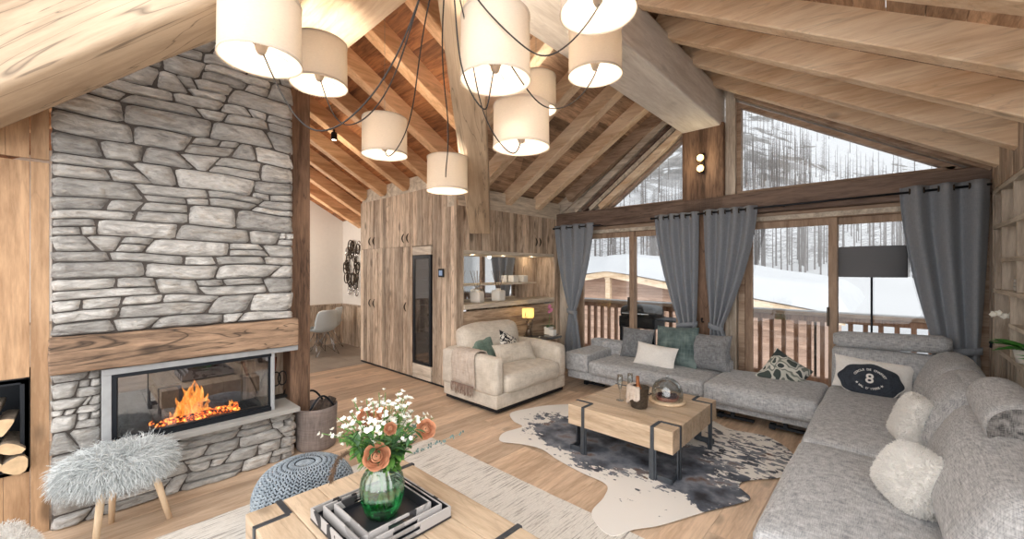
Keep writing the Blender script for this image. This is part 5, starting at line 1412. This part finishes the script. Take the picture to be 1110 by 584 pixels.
# ------------------------------------------------------------------ wall spots on the post
for z, lb in ((2.93, 'upper of two small brass spotlights on the centre post'), (2.80, 'lower of two small brass spotlights on the centre post')):
    s = empty('post_spotlight', (-1.72, YW-.10, z), 0, lb, 'spotlight', 'spotlights on the centre post')
    MB().box(.015,.03,-.02,.01,-.06,.06).build('bracket', M['black'], s)
    MB().lathe([(.001,.0),(.03,.0),(.042,.02),(.046,.05),(.044,.06),(.038,.055),(.001,.05)], n=20, R=Matrix.Rotation(PI/2, 3, 'X')).build('housing', plain('brushed_brass', srgb(176,150,108), .3, .9), s)
    MB().ellip(.026,.012,.026,(0,-.06,0), n=14, m=8).build('bulb', emit('warm_bulb', (1,.82,.5), 5), s)

# ------------------------------------------------------------------ pendant cluster
M['cord'] = plain('black_braided_cord', (.03,.026,.024), .8)
M['thin'] = plain('steel_wire', (.3,.3,.3), .4, .8)
M['bulb'] = emit('lit_bulb', (1,.85,.65), 6)
CAN = Vector((-1.70, 1.30, 3.28))
cn = empty('ceiling_canopy', CAN, 0, 'black ceiling rose where the lamp cords meet', 'ceiling rose')
MB().lathe([(.001,0),(.07,0),(.075,-.02),(.06,-.035),(.001,-.035)][::-1], n=24).build('rose', M['black'], cn)
SH = [ # image centre x, y of bottom rim centre, width px, D, height ratio, name, sag
 (283, 66, 88, 2.05, .80, 'largest drum pendant at the left, in front of the stone chimney', .62),
 (346, 93, 62, 2.85, .78, 'drum pendant right of the largest left one', .55),
 (417, 168, 50, 3.45, .80, 'drum pendant hanging below the dining wing rafters', .35),
 (485, 207, 45, 3.75, .80, 'lowest drum pendant, in front of the cupboards', .12),
 (537, 88, 76, 2.35, .90, 'large drum pendant in the centre of the cluster', .45),
 (565, 160, 61, 2.85, .72, 'drum pendant low in the centre of the cluster', .38),
 (581, 120, 44, 3.6, .80, 'small drum pendant half hidden behind two others', .2),
 (645, 82, 59, 2.9, .85, 'drum pendant by the ridge beam', .5),
 (648, 14, 84, 2.2, .8, 'drum pendant cut off by the top edge', .4)]
def cam_to_world(px, py, D):
    u = (px-555)/440*D; v = (292-py)/440*D; a = math.radians(43)
    return Vector((-math.sin(a)*D + math.cos(a)*u, math.cos(a)*D + math.sin(a)*u, 1.55+v))
bulbs = []
for i, (px, py, wpx, D, hr, lb, sag) in enumerate(SH):
    off = abs(px-555)/440
    P = cam_to_world(px, py, D); R_ = wpx/440*D/2/(1+.18*off); H_ = 2*R_*hr
    p = empty('drum_pendant', P, 0, lb + ', pale linen shade', 'pendant lamp', 'linen drum pendant lamps')
    MB().lathe_open([(R_,0),(R_*.985,H_)], n=44).build('lamp_shade', M['shade'], p)
    for z, rr in ((0, R_), (H_, R_*.985)):      # frayed rims
        mb = MB()
        mb.lathe_open([(rr+.002,z-.004),(rr+.004,z),(rr+.002,z+.012),(rr-.002,z+.012),(rr-.003,z),(rr+.002,z-.004)], n=44)
        for k in range(90):
            a = 2*PI*k/90+rnd(-.02,.02); mb.tube([(rr*math.cos(a), rr*math.sin(a), z), ((rr+.004)*math.cos(a), (rr+.004)*math.sin(a), z+(-.009 if z == 0 else .009)*rnd(.6,1.3))], [.003,.001], 4, caps=False)
        mb.build('frayed_trim', M['shade'], p)
    sz = H_*.22
    mb = MB(); mb.lathe([(.001,-.0),(.016,0),(.026,.02),(.031,.045),(.039,.05),(.039,.058),(.024,.066),(.001,.066)], n=20); mb.xf(Matrix.Translation((0,0,sz-.03))).build('socket', plain('grey_beige_socket', srgb(176,164,150), .5), p)
    MB().ellip(.030,.030,.034,(0,0,sz+.07), n=16, m=10).build('bulb', M['bulb'], p)
    mb = MB()
    for k in range(3):
        a = 2*PI*k/3; mb.tube([(R_*math.cos(a), R_*math.sin(a), sz+.02), (.02*math.cos(a), .02*math.sin(a), sz+.02)], .0018, 5)
    mb.build('spider', M['thin'], p)
    # suspension wire to the roof above
    x, y = P.x, P.y; zr = min(4.0, max(zm(x), zw(y)))+RD; zr = max(zr, P.z+H_+.1)
    MB().tube([(0,0,sz+.1),(0,0,zr-P.z)], .0015, 5).build('wire', M['thin'], p)
    a0 = P + Vector((0,0,sz-.03)); mb = MB(); pts = []
    for k in range(33):
        t = k/32; q = a0.lerp(CAN, t); q.z -= sag*4*t*(1-t)*(1.25-.5*t); q += Vector((.012*math.sin(t*11+i), .012*math.cos(t*9+i), 0)); pts.append(q)
    o = mb.tube(pts, .0042, 6).build('cord', M['cord']); tag(o, 'black braided cord looping from the ' + lb.split(',')[0], 'cord', 'braided lamp cords')
    bulbs.append(P + Vector((0,0,sz+.07)))
# ------------------------------------------------------------------ built-in shelves on the right wall
sh = empty('shelf_unit', (XR+.16, 3.4, 0), 0, 'built-in pale wood shelves along the right wall', 'shelves')
Lh = Matrix.Translation(-Vector((XR+.16, 3.4, 0)))
def hp(mb, nm, mat=None, **k): return mb.xf(Lh).build(nm, mat or W['pale'], sh, **k)
for z in (2.18, 1.885, 1.355, .875): hp(MB().box(XR-.015, XR+.32, 1.2, 5.29, z, z+.035), 'shelf', bevel=.003)
hp(MB().box(XR-.010, XR+.32, 3.9, 5.02, 1.61, 1.64), 'shelf', bevel=.003); hp(MB().box(XR-.010, XR+.32, 1.2, 4.72, 1.12, 1.15), 'shelf', bevel=.003)
for (y, z0, z1) in ((5.26,.0,2.2),(4.98,1.355,2.18),(4.66,.875,1.36),(4.55,1.9,2.18),(4.45,1.355,1.9),(4.0,.875,1.36),(3.9,1.355,2.18),(3.0,.875,2.18)):
    hp(MB().box(XR-.008, XR+.32, y, y+.03, z0, z1), 'upright', W['palez'], bevel=.003)
y = 1.2; mb = MB()
while y < 5.26:
    mb.box(XR, XR+.02, y, y+.06, 0, .875, random.random()); y += .085
hp(mb, 'slatted_panel', W['palez']); hp(MB().box(XR+.03, XR+.06, 1.2, 5.26, 0, .87), 'inner_panel', W['cab'])
struct(boards(MB(), 1.2, 5.3, .9, 2.2, XR+.33, 'y', -1).build('wall_shelf_back', W['cab']), 'grey-brown boards at the back of the shelves', 'wall')
def book(y, z, w, h, d, c, lb, flat=False):
    b = empty('book', (XR+.12, y, z), 0, lb, 'book', 'white books on the shelves')
    if flat: MB().box(-.09,.09,-w/2,w/2,.003,h-.003).build('pages', M['ceramic'], b); MB().box(-.093,.093,-w/2-.003,w/2+.003,0,.003).box(-.093,.093,-w/2-.003,w/2+.003,h-.003,h).build('cover', c, b)
M['bookc'] = plain('pale_book_cover', srgb(214,210,204), .6); M['bookg'] = plain('grey_book_cover', srgb(150,150,150), .6)
for i in range(3): book(4.72+.01*i, 1.391+.03*i, .22-.02*i, .028, .2, (M['bookc'], M['bookg'], M['bookc'])[i], ['lowest pale book lying in the shelf beside the curtain', 'middle book of the flat pile in the shelves', 'topmost book of the flat pile in the shelves'][i], True)
pt = empty('small_pot', (XR+.1, 4.78, 1.641), 0, 'small white pot on the short middle shelf', 'pot')
MB().lathe([(.001,0),(.035,0),(.045,.05),(.04,.055),(.001,.05)], n=20).build('pot', M['ceramic'], pt); MB().ellip(.03,.03,.012,(0,0,.055)).build('filling', plain('terracotta_red', srgb(170,96,80), .7), pt)
def house_plant(loc, lb, n, L, w, flowers=False):
    p = empty('potted_plant', loc, 0, lb, 'plant', None)
    MB().lathe([(.001,0),(.05,0),(.065,.09),(.06,.095),(.05,.08),(.001,.08)], n=22).build('pot', M['ceramic'], p)
    mb = MB()
    for k in range(n):
        a = k*2.4; e = Vector((math.cos(a)-.3, math.sin(a), rnd(.3,1.0))); petal(mb, (0,0,.08), e, (0,0,1), L*rnd(.7,1.1), w, -.35)
    mb.build('leaves', M['leafb'], p); return p
M['leafb'] = plain('bright_green_leaf', srgb(74,150,62), .4, nscale=30, namt=.25)
house_plant((XR+.03, 4.40, .911), 'bright green leafy plant on the low shelf beside the sofa', 18, .22, .07)
house_plant((XR+.06, 3.72, .911), 'second bright green plant nearer the right edge', 14, .18, .07)
oc = empty('white_orchid', (XR+.09, 4.86, .911), 0, 'white orchid spray leaning out of the shelves to the curtain', 'orchid')
MB().lathe([(.001,0),(.04,0),(.05,.08),(.045,.085),(.001,.07)], n=20).build('pot', M['ceramic'], oc)
MB().tube([(0,0,.07),(0,.02,.22),(-.04,.04,.30),(-.13,.06,.29)], .003, 6).build('stem', M['stem'], oc)
mb = MB()
for k in range(8): blossom(mb, (-.12+.028*k-.02, .05-.006*k, .285+.012*math.sin(k*2)), (-.6,-.6,.2), .034)
mb.build('blossoms', M['petal'], oc)

# ------------------------------------------------------------------ balcony
mb = MB(); y = YW+.2
while y < 6.85: mb.box(-6, 3, y, y+.115, -.06, -.02, random.random()); y += .12
struct(mb.build('floor_balcony', W['cabx']), 'weathered balcony deck boards outside', 'floor')
br = empty('balcony_railing', (-1.5, 6.7, 0), 0, 'wooden balcony railing with square balusters outside the windows', 'railing')
Lb = Matrix.Translation(-Vector((-1.5, 6.7, 0)))
def bp(mb, nm, mat, **k): return mb.xf(Lb).build(nm, mat, br, **k)
bp(MB().box(-5.5, 2.6, 6.63, 6.79, .935, .985), 'handrail', W['framex'], bevel=.006); bp(MB().box(-5.5, 2.6, 6.67, 6.75, .86, .93), 'top_rail', W['rail'], bevel=.003); bp(MB().box(-5.5, 2.6, 6.67, 6.75, .04, .12), 'bottom_rail', W['rail'], bevel=.003)
x = -5.4
while x < 2.5:
    bp(MB().box(x, x+.048, 6.685, 6.735, .12, .86, random.random()), 'baluster', W['rail']); x += .143
bp(MB().box(-5.5, 2.6, 6.64, 6.78, .985, 1.0), 'snow_strip', M['snow'])
# stone pier outside at the left
mb = MB(); stones(mb, 5.65, 6.0, 0, 2.5, lambda u, z, d: (-4.05+d, u, z), seed=31, lmin=.08, lmax=.2); stones(mb, -4.5, -4.05, 0, 2.5, lambda u, z, d: (u, 5.65-d, z), seed=33, lmin=.08, lmax=.2); mb.box(-4.5,-4.05,5.65,6.0,0,2.5)
pier = struct(mb.build('wall_stone_pier', M['stone']), 'pale stone pier outside the left window', 'wall')
# gas barbecue
bq = empty('barbecue', (-2.95, 6.25, 0), 0, 'black gas barbecue on the balcony behind the sofa cushions', 'barbecue')
MB().rbox(.6,.42,.2,.08,(0,0,.86),(0,0,.03)).build('lid', M['black'], bq); MB().box(-.3,.3,-.2,.2,.62,.80).build('body', M['black'], bq, bevel=.01)
MB().tube([(-.22,-.24,.85),(.22,-.24,.85)], .012, 8).build('handle', M['chrome'], bq)
for sx in (-.27,.27):
    for sy in (-.17,.17): MB().box(sx-.02,sx+.02,sy-.02,sy+.02,-.02,.62).build('leg', M['black'], bq)
MB().box(.31,.62,-.2,.2,.76,.79).build('side_shelf', M['steel'], bq)

# ------------------------------------------------------------------ neighbour chalet
ch = empty('chalet', (-6.5, 16, -3), 0, 'neighbouring wooden chalet with a thick snow-covered gable roof', 'house')
Lc2 = Matrix.Translation(-Vector((-6.5, 16, -3)))
def chp(mb, nm, mat, par=None, **k): return mb.xf(Lc2).build(nm, mat, par or ch, **k)
W['chwall'] = wood('chalet_larch_boards', srgb(168,136,116), srgb(200,168,148), 'x', tonevar=.15, knots=0)
M['chwall'] = W['chwall']
AX, AZ, GY = -8.2, 1.52, 14.3
def cz(x): return AZ - .17*abs(x-AX)
mb = MB(); z = -3.0
while z < 1.3:
    xl = -12.2; xr = -1.6
    x0 = max(xl, AX-(AZ-.12-z)/.17); x1 = min(xr, AX+(AZ-.12-z)/.17)
    if x1 > x0: mb.box(x0, x1, GY+.6, GY+.66-.01*((int(z*10)) % 2), z, z+.115, random.random())
    z += .12
mb.box(-1.66,-1.6,GY+.6,GY+9,-3,.2,.5)
chp(mb, 'wall', W['chwall'])
def roofpoly(z0, z1, xl=-14, xr=-.9, y0=GY, y1=GY+9.5):
    mb = MB(); pts = [(xl, cz(xl)+z0), (AX, AZ+z0), (xr, cz(xr)+z0), (xr, cz(xr)+z1), (AX, AZ+z1), (xl, cz(xl)+z1)]
    return mb.prism(pts, y0, y1, 'y')
chp(roofpoly(-.12, .0), 'roof_deck', W['framex'])
chp(roofpoly(-.26, -.02, y0=GY-.06, y1=GY+.02), 'barge_board', W['warm'])
mb = MB(); nx, ny = 60, 30; vs = []
for j in range(ny+1):
    for i in range(nx+1):
        x = -14.1 + 13.3*i/nx; y = GY-.12 + 9.8*j/ny
        e = min(1, i/2, (nx-i)/3, (j)/1.5)
        vs.append((x, y, cz(x)+.02+ (.72+.12*noise.noise(Vector((x*.5,y*.5,0))))*max(0, e)**.5 - .05*math.exp(-(x-AX)**2*2)))
mb.add(vs, [(j*(nx+1)+i, j*(nx+1)+i+1, (j+1)*(nx+1)+i+1, (j+1)*(nx+1)+i) for j in range(ny) for i in range(nx)], .5, True)
chp(mb, 'roof_snow', M['snow'])
chp(MB().beam((AX, GY, AZ-.35), (AX, GY+.6, AZ-.35), .22, .25).box(AX-.1, AX+.1, GY+.05, GY+.2, -.1+.3, AZ-.2).beam((AX, GY+.1, .25), (AX, GY+.6, .0), .16, .16), 'ridge_bracket', W['warm'])
for (x0, x1, z0, z1) in ((-7.0,-6.1,-.6,.35),(-11.2,-10.3,-.5,.4),(-4.9,-4.1,-1.2,-.4)):
    f = chp(MB().box(x0, x1, GY+.52, GY+.62, z0, z1), 'window_frame', W['framex']); chp(MB().box(x0+.07, x1-.07, GY+.50, GY+.53, z0+.07, z1-.07), 'pane', plain('dark_window', srgb(92,96,104), .1), f)
chp(MB().box(-5.6,-5.1, GY+4, GY+4.5, .5, 1.9).box(-5.65,-5.05, GY+3.95, GY+4.55, 1.9, 2.15), 'chimney', M['stone'])
ch2 = empty('chalet', (-16, 27, -3), 0, 'farther chalet roof under smooth deep snow', 'house')
mb = MB(); nx = 40; vs = []
for j in range(11):
    for i in range(nx+1):
        x = -28+22*i/nx; y = 24 + 1.0*j; e = min(1, i/2, (nx-i)/2, j/1, (10-j)/1); vs.append((x+16, y-27, 3 + 2.6 - .16*abs(x+17) - .5*(1-max(0,e))))
mb.add(vs, [(j*(nx+1)+i, j*(nx+1)+i+1, (j+1)*(nx+1)+i+1, (j+1)*(nx+1)+i) for j in range(10) for i in range(nx)], .5, True).build('roof_snow', M['snow'], ch2)
MB().prism([(-27,-3),(-7,-3),(-7,.4),(-17,2.0),(-27,.4)], 24.6, 33, 'y').xf(Matrix.Translation((16,-27,3))).build('wall', W['chwall'], ch2)

# ------------------------------------------------------------------ snowy mountain
def mount_mat():
    m, nt, b = newmat('snow_and_rock'); v = coords(nt)
    n = noise_n(nt, coords(nt, (1,1,1.2)), .075, 9, .68, .5); n2 = noise_n(nt, v, .011, 3)
    sep = nt.nodes.new('ShaderNodeSeparateXYZ'); nt.links.new(v, sep.inputs[0])
    hgt = ramp(nt, math_n(nt, 'DIVIDE', sep.outputs['Z'], 220.0), [(.08, 0.0), (.16, 1.0)])
    sd_ = math_n(nt, 'ADD', math_n(nt, 'MULTIPLY', sep.outputs['X'], .86), math_n(nt, 'MULTIPLY', sep.outputs['Y'], .5))
    s = math_n(nt, 'ADD', math_n(nt, 'ADD', math_n(nt, 'MULTIPLY', n, .8), math_n(nt, 'MULTIPLY', n2, .25)), math_n(nt, 'MULTIPLY', math_n(nt, 'SUBTRACT', 105.0, sd_), .0011))
    k = math_n(nt, 'MULTIPLY', ramp(nt, s, [(.58, 0.0), (.60, 1.0)]), hgt)
    rock = ramp(nt, noise_n(nt, v, .3, 6), [(.3, srgb(100,98,98)), (.7, srgb(140,138,136))])
    c = mixc(nt, k, (.50,.505,.52), rock); nt.links.new(c, b.inputs['Base Color']); b.inputs['Roughness'].default_value = .95; return m
def terr(x, y):
    r = math.hypot(x, y); z = -3.2
    d = (y*.86 - x*.5)                     # distance along the view
    if d > 30: z += (min(d, 105)-30)*.11
    if d > 105: z += (d-105)*.66 if d < 400 else (295*.66 + (d-400)*.3)
    z += 9*noise.noise(Vector((x*.012, y*.012, 0)))*min(1, max(0, (d-95)/60)) + 2.0*noise.noise(Vector((x*.05, y*.05, 3)))*min(1, max(0, (d-40)/40))
    side = (x*.86 + y*.5)                  # the slope falls off to the right
    z -= max(0, side-40)*.25
    return z
mb = MB(); A, B = 110, 90; vs = []
for i in range(A+1):
    az = math.radians(-35 + 190*i/A)
    for j in range(B+1):
        r = 9.0*(60**(j/B)); x = r*math.cos(az+0) ; y = r*math.sin(az)
        vs.append((x, y, terr(x, y)))
mb.add(vs, [(i*(B+1)+j, i*(B+1)+j+1, (i+1)*(B+1)+j+1, (i+1)*(B+1)+j)[::-1] for i in range(A) for j in range(B)], .5, True)
struct(mb.build('ground_mountain', mount_mat()), 'snow-covered mountainside with rock outcrops beyond the windows', 'mountain')
M['larch'] = plain('hazed_grey_larch', srgb(112,107,105), .95)  # grey lightened to put distance haze into the tree colour
def larch_mesh(seed, H):
    R = random.Random(seed); tr = MB(); tr.tube([(0,0,-.6),(0.02*H*.3,0,H*.5),(0,0,H)], [.010*H,.006*H,.001*H], 5, caps=False)
    for k in range(70):
        t = .15+.83*k/70; z = H*t; a = R.uniform(0, 2*PI); L = H*.17*(1-t)**.7*R.uniform(.6,1.15)+.1; dz = -.12*L
        e = Vector((math.cos(a), math.sin(a), 0)); p = Vector((0,0,z)); q = p+e*L+Vector((0,0,dz))
        tr.tube([p, p+e*L*.5+Vector((0,0,.05*L)), q], [.0025*H*(1-t)+.008,.008,.004], 3, caps=False)
        for w in (-.5,.5): tr.tube([p+e*L*.55, p+e*L*.85+Vector((-e.y,e.x,0))*w*L*.45+Vector((0,0,-.1*L))], [.010,.004], 3, caps=False)
    return tr
protos = []
for i, H in enumerate((13, 11, 15)):
    o = larch_mesh(40+i, H).build('larch_tree', M['larch']); protos.append(o); tag(o, 'bare winter larch on the snowy slope outside', 'tree', 'bare larches on the slope')
RT = random.Random(77); placed = 0; tries = 0
VX, VY = -math.sin(math.radians(43)), math.cos(math.radians(43))
first = [True]*3
while placed < 300 and tries < 6000:
    tries += 1
    px = RT.uniform(630, 1040); D = RT.uniform(62, 150) if placed > 60 else RT.uniform(55, 80)
    u = (px-555)/440; x = (VX + math.cos(math.radians(43))*u)*D; y = (VY + math.sin(math.radians(43))*u)*D
    if noise.noise(Vector((x*.03, y*.03, 9))) < -.2 and RT.random() < .6: continue
    if px > 900 and D > 110 and RT.random() < .7: continue
    if px < 700 and D < 90 and RT.random() < .6: continue
    k = RT.randrange(3); o = protos[k]
    if not first[k]:
        o = protos[k].copy(); col.objects.link(o)
    first[k] = False; s = RT.uniform(.8,1.3)
    o.location = (x, y, terr(x, y)); o.rotation_euler = (0, 0, RT.uniform(0, 6.28)); o.scale = (s, s, s); placed += 1
# the rest of the forest further up: one object
mb = MB()
for k in range(4200):
    D = RT.uniform(85, 330); px = RT.uniform(620, 1000); u = (px-555)/440; x = (VX + math.cos(math.radians(43))*u)*D; y = (VY + math.sin(math.radians(43))*u)*D
    if noise.noise(Vector((x*.015, y*.015, 4))) < .0: continue
    if (D > 150 and px > 790 and RT.random() < .8) or (D > 190 and RT.random() < .4): continue
    if px > 880 and RT.random() < (.85 if D < 180 else .6): continue
    z = terr(x, y); H = RT.uniform(10, 15)
    mb.tube([(x,y,z-.5),(x,y,z+H)], [.12,.03], 3, caps=False)
    for q in range(7):
        a = RT.uniform(0, 6.28); t = RT.uniform(.3,.95); L = 1.6*(1-t)+.3; mb.tube([(x,y,z+H*t),(x+L*math.cos(a),y+L*math.sin(a),z+H*t-.2)], [.045,.02], 3, caps=False)
tag(mb.build('distant_forest', M['larch']), 'distant bare forest high on the mountainside', 'forest', None, 'stuff')
# ------------------------------------------------------------------ camera, light, view
cam = bpy.data.cameras.new('camera'); co = bpy.data.objects.new('camera', cam); col.objects.link(co)
co.location = (0, 0, 1.55); co.rotation_euler = (PI/2, 0, math.radians(43)); cam.sensor_width = 36; cam.lens = 440/1110*36; cam.clip_start = .02; cam.clip_end = 2000
bpy.context.scene.camera = co
w = bpy.data.worlds.new('sky'); bpy.context.scene.world = w; w.use_nodes = True
nt = w.node_tree; bg = nt.nodes['Background']
tc = nt.nodes.new('ShaderNodeTexCoord'); dp = nt.nodes.new('ShaderNodeVectorMath'); dp.operation = 'DOT_PRODUCT'
g_ = Vector((.55, -.70, .42)).normalized(); dp.inputs[1].default_value = g_; nt.links.new(tc.outputs['Generated'], dp.inputs[0])
glow = ramp(nt, dp.outputs['Value'], [(.0, 0.0), (.25, .12), (.7, .7), (1.0, 1.0)])
# glow added to the sky behind the camera to brighten the room, dull white sky over the mountain
st_ = math_n(nt, 'ADD', math_n(nt, 'MULTIPLY', glow, 2.1), .74)
nt.links.new(st_, bg.inputs[1]); bg.inputs[0].default_value = (1.0, .985, .975, 1)
def point(loc, e, c=(1,.78,.55), r=.05):
    l = bpy.data.lights.new('room_light', 'POINT'); l.energy = e; l.color = c; l.shadow_soft_size = r
    o = bpy.data.objects.new('room_light', l); col.objects.link(o); o.location = loc; return o
for b_ in bulbs: point(b_ + Vector((0,0,.0)), 34, (1,.87,.72), .035)
for y in (3.7, 4.3, 4.95): point((XL-.2, y, 1.74), .9, (1,.8,.55), .02)
point((-5.1, 2.2, zw(2.2)-.30), 5, (1,.82,.6), .04); point((-7.6, 2.3, 2.0), 30, (1,.9,.78), .12)  # second light added to brighten the dining recess, no fixture holds it
for z in (2.93, 2.80): point((-1.72, YW-.2, z), 1.2, (1,.82,.55), .03)
point((-3.79, 4.40, .93), .8, (1,.78,.45), .03)
vs = bpy.context.scene.view_settings
vs.view_transform = 'Standard'; vs.look = 'None'; vs.gamma = 1; vs.exposure = 0.44; vs.use_curve_mapping = False
